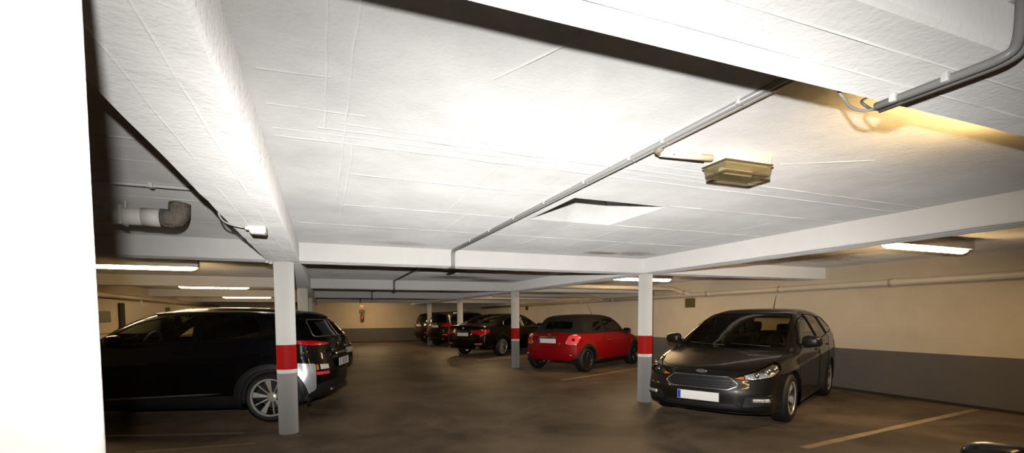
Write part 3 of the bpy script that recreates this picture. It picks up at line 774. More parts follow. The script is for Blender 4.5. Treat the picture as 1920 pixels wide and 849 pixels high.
def spoke_geo(r0, r1, w0, w1, ang, y0, y1, th=.022):
    """one spoke as a tapered bar from hub to rim; outer face at y0 (hub) and y1 (rim)"""
    V = []
    for r, w, y in ((r0, w0, y0), ((r0+r1)/2, (w0+w1)/2*.92, (y0+y1)/2+.004), (r1, w1, y1)):
        for dw, dy in ((-1, -th*.3), (-.7, 0), (.7, 0), (1, -th*.3), (.8, -th), (-.8, -th)):
            x, z = dw*w/2, r
            V.append((x*math.cos(ang)-z*math.sin(ang), y+dy, x*math.sin(ang)+z*math.cos(ang)))
    F = []
    for k in range(2):
        for j in range(6): F.append((k*6+j, k*6+(j+1) % 6, (k+1)*6+(j+1) % 6, (k+1)*6+j))
    F += [tuple(range(5, -1, -1)), tuple(12+j for j in range(6))]
    return V, F
def make_wheel(parent, x, y, R, rr, style, side):
    """y: centre of the tyre; outer face towards side"""
    w = .105
    o = lathe('wheel', [(rr, -w*.92), (rr+.012, -w), (R-.045, -w*1.05), (R-.015, -w*.86), (R, -w*.55), (R, -w*.2), (R-.008, -w*.18), (R-.008, -w*.12), (R, -w*.1), (R, w*.1), (R-.008, w*.12), (R-.008, w*.18), (R, w*.2), (R, w*.55), (R-.015, w*.86), (R-.045, w*1.05), (rr+.012, w), (rr, w*.92)], M['rubber'], parent, 44)
    o.location = (x, y, R); o.rotation_euler = (0, 0, 0 if side > 0 else PI)
    fm, sm = style['face'], 'alloy_dark'
    lathe('alloy_rim', [(rr, w*.95), (rr+.006, w*.99), (rr-.012, w*.97), (rr-.022, w*.80), (rr-.03, w*.2), (rr-.035, -w*.9), (rr, -w*.95)], M[style.get('inner', 'alloy_dark')], o, 44)
    lathe('rim_lip', [(rr+.003, w*.96), (rr+.006, w*1.0), (rr-.012, w*.985), (rr-.018, w*.9)], M[fm], o, 44)
    gs = []; n = style['n']
    for k in range(n):
        for dv in style.get('split', (0,)):
            gs.append(spoke_geo(.045, rr-.008, style['w0'], style['w1'], 2*PI*k/n+dv+style.get('rot', 0), w*style.get('d0', .55), w*.84))
    for k in range(style.get('thin', 0)):
        gs.append(spoke_geo(.045, rr-.01, .014, .02, 2*PI*(k+.5)/n+style.get('rot', 0), w*.40, w*.78))
    V, F = merge(*gs); mesh_obj('spoke_rim_face', V, F, M[fm], o)
    lathe('hub_cap', [(0, w*.64), (.026, w*.64), (.032, w*.58), (.06, w*.52), (.065, w*.25), (0, w*.25)], M[style.get('hub', fm)], o, 24)
    lathe('brake_disc', [(0, w*.1), (.15, w*.1), (.15, -.02), (0, -.02)], M['disc'], o, 32)
    return o
def quadbox(c, d, sz, bev=.006):
    bm = bmesh.new(); box(bm, [c[i]-sz[i]/2 for i in range(3)], [c[i]+sz[i]/2 for i in range(3)], bev); return bm
def make_seat(name, parent, x, y, z, w, mat):
    bm = bmesh.new()
    box(bm, (-.25, -w/2, .0), (.27, w/2, .16), .05, 3)
    T = Matrix.Translation((-.24, 0, .10)) @ Matrix.Rotation(math.radians(-14), 4, 'Y')
    box(bm, (-.07, -w/2, 0), (.07, w/2, .58), .055, 3, T)
    for yy in ((0,) if w < .8 else (-w*.3, w*.3)):
        box(bm, (-.05, yy-.13, .62), (.045, yy+.13, .80), .045, 3, T)
        for q in (-.06, .06): box(bm, (-.012, yy+q-.008, .55), (.004, yy+q+.008, .66), 0, 1, T)
    o = bm_obj(name, bm, mat, parent, True, 50); o.location = (x, y, z); return o
def make_mirror(parent, x, y, z, side, mat, sz=1.):
    """door mirror: shell, glass and stalk"""
    bm = bmesh.new()
    bmesh.ops.create_uvsphere(bm, u_segments=24, v_segments=16, radius=1.)
    for v in bm.verts:
        a = v.co
        k = lambda t, e: math.copysign(abs(t)**e, t)
        nx, ny, nz = k(a.x, .75), k(a.y, .6), k(a.z, .65)
        v.co = Vector((nx*.075 if nx > 0 else nx*.035, ny*.115*(1-.12*nx), nz*.075*(1+.12*ny*side*-1)))*sz
    o = bm_obj('mirror_shell', bm, mat, parent, True); o.location = (x, y, z)
    bm = bmesh.new(); box(bm, (-.038*sz, -.088*sz, -.052*sz), (-.0345*sz, .088*sz, .052*sz), .001); bm_obj('mirror_glass', bm, M['mirror'], o)
    bm = bmesh.new(); box(bm, (-.02, min(0, -side*.15), -.085*sz), (.03, max(0, -side*.15), -.045*sz), .012); bm_obj('mirror_stalk', bm, M['plastic'], o, True, 40)
    return o
def plate_obj(parent, x, z, face, w=.52, h=.11, text=None, y=0., tilt=0.):
    """face +1: front plate, -1: rear plate"""
    t = bpy.data.objects.new('number_plate', None)
    bm = bmesh.new(); box(bm, (-w/2, -.004, -h/2), (w/2, .004, h/2), .003)
    o = bm_obj('number_plate', bm, M['plate'], parent); bpy.data.objects.remove(t)
    o.location = (x, y, z); o.rotation_euler = (tilt, 0, PI/2 if face > 0 else -PI/2)
    bm = bmesh.new(); box(bm, (-w/2+.004, -.0055, -h/2+.004), (-w/2+.042, -.0035, h/2-.004)); bm_obj('country_band', bm, M['plateblue'], o)
    bm = bmesh.new(); box(bm, (-w/2-.012, .0015, -h/2-.012), (w/2+.012, .012, h/2+.012), .004); bm_obj('plate_holder', bm, M['plastic'], o)
    if text:
        cu = bpy.data.curves.new('plate_lettering', 'FONT'); cu.body = text; cu.size = h*.98; cu.align_x = 'CENTER'; cu.align_y = 'CENTER'; cu.extrude = .0006; cu.space_character = 1.05
        tmp = bpy.data.objects.new('plate_lettering', cu); COL.objects.link(tmp); bpy.context.view_layer.update()
        me = bpy.data.meshes.new_from_object(tmp.evaluated_get(bpy.context.evaluated_depsgraph_get())); bpy.data.objects.remove(tmp); bpy.data.curves.remove(cu)
        me.materials.clear(); me.materials.append(M['ink'])
        q = link(bpy.data.objects.new('plate_lettering', me), o); q.location = (.02, -.0052, 0); q.rotation_euler = (PI/2, 0, 0)
    return o
def badge(parent, x, z, face, w, h, mat, name='badge', y=0.):
    bm = bmesh.new(); bmesh.ops.create_cone(bm, segments=28, radius1=.5, radius2=.42, depth=1., cap_ends=True)
    for v in bm.verts: v.co = Vector((v.co.z*.012*face, v.co.x*w, v.co.y*h))
    o = bm_obj(name, bm, M[mat], parent, True, 40); o.location = (x, y, z); return o
def lamp(B, nb, name, parent, mat, bez='seal', r=.005):
    o = B.finish(nb, name, M[mat], parent)
    B.trim(nb, r, name+'_bezel', M[bez], o); return o
def headlamp(B, nb, parent, side, bulbs, name='headlamp'):
    o = B.finish(nb, name, M['clear'], parent)
    B.trim(nb, .006, 'headlamp_bezel', M['seal'], o)
    B.finish(nb, 'headlamp_reflector', M['reflector'], o, push=-.03)
    for (x, y, z, rad) in bulbs:
        bm = bmesh.new(); bmesh.ops.create_uvsphere(bm, u_segments=18, v_segments=12, radius=rad, matrix=Matrix.Translation((x, y*side, z)))
        bm_obj('projector_bowl', bm, M['chrome'], o, True)
    return o
def window(B, poly, view, side, parent, name='window', mat='glass', bez='seal', r=.007, thr=.2, bm=None):
    nb = B.carve(rounded(poly, .03, 3), view, side, thr, bm)
    o = B.finish(nb, name, M[mat], parent)
    B.trim(nb, r, 'window_seal', M[bez], o); nb.free(); return o
def car_base(c, label, cat='car'):
    """body shell object order: wheel arches are cut first, then the caller carves windows, lamps and panels"""
    root = empty(c['name'], (c['pos'][0], c['pos'][1], 0), math.radians(c['pos'][2]), label, cat); root.scale = (CAR_K,)*3
    B = Body(c); B.build(c.get('dx', .035))
    for wx in c['wx']:
        for sd in (1, -1):
            nb = B.carve(circle(wx, c['R']-.01, c['RA'], 44), 'side', sd, .25)
            if c.get('arch_trim'): B.trim(nb, c['arch_trim'], 'wheel_arch_trim', M[c.get('arch_mat', 'plastic')], root, 8)
            nb.free()
            yo = c['W']*.97 if True else 0
            ra = c['RA']+.002; V, F = [], []; m_ = 30
            for yy in (-.38, -.02):
                for q_ in range(m_+1):
                    a_ = math.radians(-12)+math.radians(204)*q_/m_; V.append((ra*math.cos(a_), yy, ra*math.sin(a_)))
            for q_ in range(m_): F.append((q_, q_+1, m_+1+q_+1, m_+1+q_))
            F.append(tuple(range(m_+1)))
            o = mesh_obj('wheel_arch_liner', V, F, M['liner'], root); o.location = (wx, (yo if sd > 0 else -yo), c['R']-.01)
            if sd < 0: o.rotation_euler = (0, 0, PI)
            st = c['wheel']
            make_wheel(root, wx, sd*(c['W']-c.get('inset', .118)), c['R'], c['RR'], dict(st, rot=st.get('rot', 0)+wx*.37), sd)
    return root, B
def cabin(c, root, B, seats=True, zf=.36):
    zb = c['belt'][0]
    bm = bmesh.new()
    w = c['W']-.14
    box(bm, (c['cab'][0], -w, .26), (c['cab'][1], w, .32)); bm_obj('cabin_floor', bm, M['interior'], root)
    for sd in (1, -1):
        bm = bmesh.new(); box(bm, (c['cab'][0], sd*(w+.02)-.02, .28), (c['cab'][1], sd*(w+.02)+.02, zb-.04), .01); bm_obj('door_card', bm, M['interior'], root)
    xd = c['cab'][1]
    bm = bmesh.new(); box(bm, (xd-.38, -w+.03, .55), (xd-.02, w-.03, zb-.035), .06, 3); bm_obj('dashboard', bm, M['interior'], root, True, 50)
    if seats:
        fx = c['seat']
        for sd in (1, -1): make_seat('front_seat', root, fx, sd*.36, zf, .50, M['interior'])
        make_seat('rear_seat', root, c.get('rseat', fx-.86), 0, c.get('rz', zf+.03), 1.16, M['interior'])
    st = bpy.data.objects.new('steering_wheel', None)
    bm = bmesh.new()
    V, F = tube_geo([(0, .185*math.cos(a), .185*math.sin(a)) for a in [2*PI*k/28 for k in range(28)]], .017, 8, True)
    bar = tube_geo([(0.01, -.18, 0), (.03, 0, -.01), (.01, .18, 0)], .018, 6); b2 = tube_geo([(.03, 0, 0), (.01, 0, -.18)], .016, 6)
    bpy.data.objects.remove(st); bm.free()
    V, F = merge((V, F), bar, b2)
    o = mesh_obj('steering_wheel', V, F, M['interior'], root, True); o.location = (c['seat']+.50, .36, zb-.03); o.rotation_euler = (0, math.radians(-22), 0)
    bm = bmesh.new(); box(bm, (-.015, -.12, -.04), (.015, .12, .04), .015, 3); m = bm_obj('rear_view_mirror', bm, M['interior'], root, True, 50)
    m.location = (c['rvm'][0], 0, c['rvm'][1])
def handle(B, parent, x, z, side, L=.2, mat='body'):
    p = B.ray((x, side*1.4, z), (0, -side, 0))
    if p is None: return
    bm = bmesh.new(); box(bm, (-L/2, -.012, -.014), (L/2, .014, .014), .011, 3)
    o = bm_obj('door_handle', bm, mat, parent, True, 50); o.location = (p.x, p.y+side*.012, p.z); return o
def doors(B, root, specs, paint, side):
    """specs: list of (outline, [window outlines], handle, mat)"""
    for poly, wins, hnd, gm in specs:
        pieces = []
        for wp_, m_, bez in wins:
            nb = B.carve(rounded(wp_, .035, 3), 'side', side, .2); pieces.append((nb, m_, bez))
        nb = B.carve(rounded(poly, .05, 3), 'side', side, .05)
        d = B.finish(nb, 'door', paint, root)
        B.trim(nb, .0035, 'door_seam', M['seal'], d, 5); nb.free()
        for q, m_, bez in pieces:
            o = B.finish(q, 'side_window', M[m_], d); B.trim(q, .007, 'window_seal', M[bez], d); q.free()
        if hnd: handle(B, d, hnd[0], hnd[1], side, .2, paint)
def body_done(B, root, paint):
    o = B.finish(B.bm, 'body_shell', paint, root); B.bm.free(); return o
def rail(B, root, pts, r, mat, name='roof_rail'):
    for sd in (1, -1):
        q = []
        for x, y in pts:
            p = B.ray((x, sd*y, 2.2), (0, 0, -1))
            if p: q.append(p+Vector((0, 0, .012)))
        tube(name, q, r, M[mat], root, 8)

CAR_K = 1.03
# ---------- black crossover (rear three-quarter, nose away)
def car_crossover():
    c = dict(name='crossover_car', pos=(-1.727, 8.319, 163.9), W=.895, R=.335, RR=.245, RA=.385, wx=(1.30, -1.30), belt=(1.055, -.03), tum=.50, tumc=.15, k=.06, kt=.11, crown=.05, flare=.03, kf=.36, kr=.30, krw=.20, tr=.09,
        prof=[(-1.80, .24), (-1.94, .32), (-1.995, .46), (-2.02, .62), (-1.995, .76), (-1.965, .90), (-1.93, 1.07), (-1.82, 1.20), (-1.68, 1.38), (-1.60, 1.445), (-1.35, 1.495), (-.8, 1.53), (-.2, 1.53), (.12, 1.495), (.36, 1.43), (.66, 1.28), (.98, 1.10), (1.22, 1.04), (1.65, .98), (1.95, .89), (2.09, .76), (2.14, .60), (2.12, .42), (2.04, .27), (1.85, .20), (1.0, .19), (0, .19), (-1.0, .19)],
        wheel=dict(n=5, w0=.026, w1=.085, face='alloy', inner='alloy_dark', thin=5, rot=.33, d0=.45), cab=(-1.75, 1.0), seat=-.05, rvm=(.42, 1.36), dx=.032, crease=(.80, -.03), inset=.112)
    root, B = car_base(c, 'black crossover car behind the big banded pillar, its tail towards the lane')
    P = M['black']
    nb = B.carve([(1.00-.20*(y/.7)**2, y) for y in np.linspace(-.70, .70, 13)]+[(.30-.10*(y/.55)**2, y) for y in np.linspace(.56, -.56, 11)], 'top', 1, .03); o = B.finish(nb, 'windscreen', M['glass'], root); B.trim(nb, .008, 'window_seal', M['seal'], o); nb.free()
    gm = 'glass'
    # cladding over the arches, corner panel with flash glare put into its colour, sill
    for sd in (1, -1):
        for wx in c['wx']:
            nb = B.carve(circle(wx, .325, .452, 48), 'side', sd, .2); o = B.finish(nb, 'arch_cladding', M['plastic'], root); B.trim(nb, .004, 'cladding_edge', M['plastic'], o); nb.free()
        nb = B.carve(rounded([(-1.55, .70), (-1.62, .785), (-1.835, .765), (-1.85, .62), (-1.84, .47), (-1.83, .40), (-1.72, .33), (-1.5, .5)], .03), 'side', sd, .12); o = B.finish(nb, 'corner_cladding', M['flashpale'], root); o['label'] = 'rear corner cladding coloured pale for the flash reflection'; B.trim(nb, .005, 'cladding_edge', M['seal'], o); nb.free()
        nb = B.carve([(.86, .10), (.86, .345), (-.86, .37), (-.86, .10)], 'side', sd, .2); B.finish(nb, 'sill_cladding', M['plastic'], root); nb.free()
        nb = B.carve([(.70, .365), (-.45, .405), (-.72, .400), (-.45, .380), (.70, .348)], 'side', sd, .2); B.finish(nb, 'sill_garnish', M['satin'], root, .006); nb.free()
        doors(B, root, [
            ([(.98, .40), (1.03, 1.02), (.90, 1.06), (.42, 1.355), (.05, 1.44), (-.36, 1.465), (-.40, 1.06), (-.34, .42)], [([(.78, 1.078), (.40, 1.315), (.05, 1.40), (-.31, 1.425), (-.345, 1.09)], gm, 'seal')], (-.22, .93), 0),
            ([(-.36, .42), (-.43, 1.06), (-.39, 1.49), (-.75, 1.48), (-1.1, 1.44), (-1.24, 1.30), (-1.22, 1.05), (-1.04, .82), (-.86, .45)], [([(-.455, 1.095), (-.42, 1.445), (-.74, 1.44), (-1.05, 1.40), (-1.16, 1.28), (-1.15, 1.12)], 'darkglass', 'seal')], (-1.12, .90), 0)], P, sd)
        nb = B.carve(rounded([(-1.28, 1.16), (-1.28, 1.34), (-1.45, 1.30), (-1.56, 1.20)], .03), 'side', sd, .2); o = B.finish(nb, 'quarter_window', M['darkglass'], root); B.trim(nb, .006, 'window_seal', M['seal'], o); nb.free()
        # lamps
        nb = B.carve([(-1.48, .87, 1.07), (-1.60, .86, 1.085), (-1.85, .72, 1.075), (-1.93, .46, 1.045), (-1.94, .32, 1.02), (-1.93, .44, .995), (-1.84, .74, 1.00), (-1.6, .87, 1.035)], 145, sd, .05); lamp(B, nb, 'tail_lamp', root, 'redlens'); nb.free()
        nb = B.carve([(-1.86, .80, .755), (-1.92, .70, .75), (-1.92, .70, .665), (-1.86, .80, .665)], 150, sd, .1); lamp(B, nb, 'indicator_lamp', root, 'amber'); nb.free()
        nb = B.carve([(-1.935, .685, .75), (-1.98, .50, .74), (-1.98, .50, .67), (-1.935, .685, .67)], 150, sd, .1); lamp(B, nb, 'reverse_lamp', root, 'whitelens'); nb.free()
        nb = B.carve([(-1.90, .77, .65), (-1.98, .50, .645), (-1.98, .50, .595), (-1.90, .77, .60)], 150, sd, .1); lamp(B, nb, 'fog_reflector', root, 'brightred'); nb.free()
        nb = B.carve([(2.05, .55, .86), (1.78, .82, .89), (1.78, .82, .85), (2.07, .55, .80)], 45, sd, .1); lamp(B, nb, 'running_lamp', root, 'whitelens'); nb.free()
        make_mirror(root, .50, sd*1.0, 1.10, sd, P)
        make = tube('mud_flap', [(-1.72, sd*.74, .40), (-1.74, sd*.74, .20)], .02, M['plastic'], root, 6)
    nb = B.carve(rounded([(-.60, 1.12), (-.50, 1.355), (.50, 1.355), (.60, 1.12)], .05), 'rear', 1, .2); o = B.finish(nb, 'rear_window', M['darkglass'], root); B.trim(nb, .008, 'window_seal', M['satin'], o); nb.free()
    nb = B.carve([(-.95, .20), (-.95, .44), (-.50, .50), (.50, .50), (.95, .44), (.95, .20)], 'rear', 1, .3); B.finish(nb, 'bumper_cladding', M['plastic'], root); nb.free()
    # tailgate seam
    nb = B.carve(rounded([(-.55, .60), (-.66, 1.0), (-.62, 1.05), (-.5, 1.41), (.5, 1.41), (.62, 1.05), (.66, 1.0), (.55, .60)], .04), 'rear', 1, .25); o = B.finish(nb, 'tailgate', P, root); B.trim(nb, .004, 'tailgate_seam', M['seal'], o); nb.free()
    body_done(B, root, P)
    # spoiler
    V, F = [], []
    ys = np.linspace(-.60, .60, 15)
    for y in ys:
        a = (y/.6)**2
        for dx, dz in ((-1.50, 1.480), (-1.60, 1.465), (-1.71, 1.435), (-1.765, 1.405), (-1.76, 1.392), (-1.68, 1.405), (-1.58, 1.42), (-1.48, 1.43)):
            V.append((dx+.16*a, y, dz-.045*a))
    for i in range(14):
        for j in range(8): F.append((i*8+j, i*8+(j+1) % 8, (i+1)*8+(j+1) % 8, (i+1)*8+j))
    F += [tuple(range(8)), tuple(14*8+j for j in range(7, -1, -1))]
    mesh_obj('spoiler', V, F, P, root, True)
    rail(B, root, [(-1.35, .585), (-.9, .60), (-.3, .605), (.1, .595), (.22, .585)], .013, 'satin')
    cabin(c, root, B)
    plate_obj(root, -2.035, .74, -1, .52, .11, 'B CH')
    bm = quadbox((-2.0, 0, .87), 0, (.03, .62, .03), .01); bm_obj('plate_garnish', bm, M['chrome'], root, True, 40)
    badge(root, -1.965, 1.0, -1, .13, .085, 'chrome')
    bm = quadbox((-1.985, .35, .93), 0, (.012, .16, .02), .004); bm_obj('lettering_badge', bm, M['chrome'], root)
    bm = quadbox((-1.935, 0, .36), 0, (.07, .80, .07), .03); bm_obj('skid_plate', bm, M['alloy_dark'], root, True, 40)
    tube('rear_wiper', [(-1.94, 0, 1.08), (-1.9, .12, 1.12), (-1.84, .42, 1.14)], .008, M['plastic'], root, 6)
    # shark fin
    bm = bmesh.new(); bmesh.ops.create_cone(bm, segments=12, radius1=.06, radius2=.01, depth=.06, cap_ends=True); bmesh.ops.scale(bm, vec=(1.2, .35, 1), verts=bm.verts[:]); o = bm_obj('roof_antenna', bm, P, root, True); o.location = (-1.25, 0, 1.548)
    return root
# ---------- dark grey estate (front three-quarter)
def car_estate():
    c = dict(name='estate_car', pos=(6.56, 5.73, 205.6), W=.89, R=.318, RR=.208, RA=.358, wx=(1.324, -1.324), belt=(.975, -.04), tum=.46, tumc=.12, k=.07, kt=.10, crown=.06, kf=.32, kfw=.24, tuck=.2, hoodcrown=-.05, tf=.13, kr=.22, crease=(.74, -.05), flare=.024,
        prof=[(-2.15, .28), (-2.32, .40), (-2.35, .58), (-2.31, .78), (-2.26, .93), (-2.17, 1.06), (-1.98, 1.32), (-1.88, 1.41), (-1.65, 1.46), (-1.2, 1.492), (-.7, 1.495), (-.25, 1.475), (.08, 1.415), (.30, 1.335), (.62, 1.175), (.92, 1.01), (1.12, .90), (1.25, .875), (1.60, .82), (1.90, .755), (2.06, .70), (2.13, .635), (2.16, .55), (2.19, .44), (2.185, .32), (2.165, .215), (2.05, .165), (1.8, .16), (1.0, .17), (0, .18), (-1.2, .19)],
        wheel=dict(n=5, w0=.05, w1=.085, face='alloy', rot=.2, d0=.5), cab=(-2.0, 1.0), seat=-.15, rvm=(.28, 1.30), dx=.03, inset=.125)
    root, B = car_base(c, 'dark grey estate car nosing out beside the banded pillar near the long wall')
    P = M['darkgrey']
    nb = B.carve([(1.10-.16*(y/.7)**2, y) for y in np.linspace(-.70, .70, 13)]+[(.14-.10*(y/.55)**2, y) for y in np.linspace(.575, -.575, 11)], 'top', 1, .03); o = B.finish(nb, 'windscreen', M['glass'], root); B.trim(nb, .009, 'window_seal', M['seal'], o); nb.free()
    for sd in (1, -1):
        doors(B, root, [
            ([(1.0, .30), (1.03, .92), (.93, .935), (.42, 1.25), (.1, 1.355), (-.30, 1.405), (-.35, .97), (-.30, .30)], [([(.83, .975), (.42, 1.215), (.1, 1.32), (-.26, 1.368), (-.305, 1.015)], 'glass', 'seal')], (-.18, .87), 0),
            ([(-.37, .30), (-.37, .97), (-.32, 1.43), (-.8, 1.425), (-1.08, 1.40), (-1.24, 1.05), (-1.12, .74), (-.92, .50), (-.88, .30)], [([(-.41, 1.005), (-.37, 1.393), (-.78, 1.388), (-1.02, 1.365), (-1.16, 1.06)], 'glass', 'seal')], (-1.08, .905), 0)], P, sd)
        nb = B.carve(rounded([(-1.29, 1.075), (-1.15, 1.355), (-1.55, 1.325), (-1.80, 1.22), (-1.97, 1.12)], .03), 'side', sd, .2); o = B.finish(nb, 'quarter_window', M['glass'], root); B.trim(nb, .007, 'window_seal', M['seal'], o); nb.free()
        nb = B.carve([(2.13, .425, .612), (2.10, .50, .636), (2.085, .535, .640), (2.09, .545, .600), (2.11, .50, .600)], 52, sd, .05); lamp(B, nb, 'indicator_lamp', root, 'amber', r=.003); nb.free()
        nb = B.carve(rounded([(2.12, .43, .618), (2.07, .56, .668), (1.93, .72, .730), (1.70, .85, .795), (1.66, .87, .785), (1.72, .86, .69), (1.92, .77, .630), (2.06, .60, .592)], .02, 2), 52, sd, .05); headlamp(B, nb, root, sd, [(1.86, .71, .690, .042), (1.97, .62, .645, .034), (1.76, .77, .72, .03)]); nb.free()
        nb = B.carve(rounded([(2.12, .50, .26), (2.10, .52, .385), (1.93, .80, .42), (1.95, .78, .30)], .03), 40, sd, .1); o = B.finish(nb, 'fog_lamp_surround', M['plastic'], root); B.trim(nb, .005, 'surround_edge', P, o); nb.free()
        p = B.ray((3, sd*.69, .352), (-1, 0, 0))
        bm = bmesh.new(); box(bm, (-.02, -.10, -.020), (.012, .10, .024), .012, 3); o = bm_obj('fog_lamp', bm, M['reflector'], root, True, 50); o.location = p; o.rotation_euler = (0, 0, sd*math.radians(36)); o['label'] = 'bright fog lamp'
        make_mirror(root, .72, sd*.965, 1.02, sd, P, 1.05)
        nb = B.carve([(-2.2, .74, 1.0), (-2.28, .6, .98), (-2.30, .6, .78), (-2.1, .86, .78), (-2.0, .88, .9)], 145, sd, .05); lamp(B, nb, 'tail_lamp', root, 'redlens'); nb.free()
        # wiper
        tube('wiper', [(1.08, sd*.30+.25, .955), (1.05, sd*.30-.0, .965), (1.02, sd*.30-.28, .98)], .007, M['plastic'], root, 6)
    nb = B.carve(rounded([(-.58, 1.07), (-.50, 1.33), (.50, 1.33), (.58, 1.07)], .05), 'rear', 1, .2); o = B.finish(nb, 'rear_window', M['glass'], root); B.trim(nb, .008, 'window_seal', M['seal'], o); nb.free()
    # grille with chrome surround and slats
    G = rounded([(.46, .525), (.35, .470), (-.35, .470), (-.46, .525), (-.35, .622), (.35, .622)], .03, 3)
    nb = B.carve(G, 'front', 1, .2); o = B.finish(nb, 'grille', M['plastic'], root, -.012); B.trim(nb, .010, 'grille_surround', M['chrome'], o, 8); nb.free()
    gs = []
    for z in (.495, .525, .555, .590):
        h = .40-.9*abs(z-.54); pts = []
        for y in np.linspace(-h, h, 13):
            p = B.ray((3, y, z), (-1, 0, 0)); pts.append(p+Vector((-.004, 0, 0)))
        gs.append(tube_geo(pts, .006, 6))
    V, F = merge(*gs); mesh_obj('grille_slat', V, F, M['plastic'], root, True)
    nb = B.carve(rounded([(.62, .18), (.42, .30), (-.42, .30), (-.62, .18)], .04), 'front', 1, .2); o = B.finish(nb, 'lower_intake', M['plastic'], root, -.015); B.trim(nb, .006, 'intake_edge', P, o); nb.free()
    # bonnet panel
    nb = B.carve([(1.10-.16*(y/.7)**2+.04, y) for y in np.linspace(-.76, .76, 13)]+[(1.5, .74), (1.78, .66), (1.96, .50), (2.04, .3), (2.06, 0), (2.04, -.3), (1.96, -.50), (1.78, -.66), (1.5, -.74)], 'top', 1, .25); o = B.finish(nb, 'bonnet', P, root); B.trim(nb, .004, 'bonnet_seam', M['seal'], o); nb.free()
    body_done(B, root, P)
    p = B.ray((3, 0, .675), (-1, 0, 0)); b = badge(root, p.x+.004, .675, 1, .15, .06, 'satin'); b.rotation_euler = (0, math.radians(-35), 0)
    p = B.ray((3, 0, .385), (-1, 0, 0)); plate_obj(root, p.x+.018, .372, 1, .52, .112)
    tube('antenna', [(-1.30, 0, 1.485), (-1.34, 0, 1.56), (-1.46, 0, 1.74)], [.009, .005, .003], M['plastic'], root, 6)
    cabin(c, root, B)
    return root
def crest(bm): pass
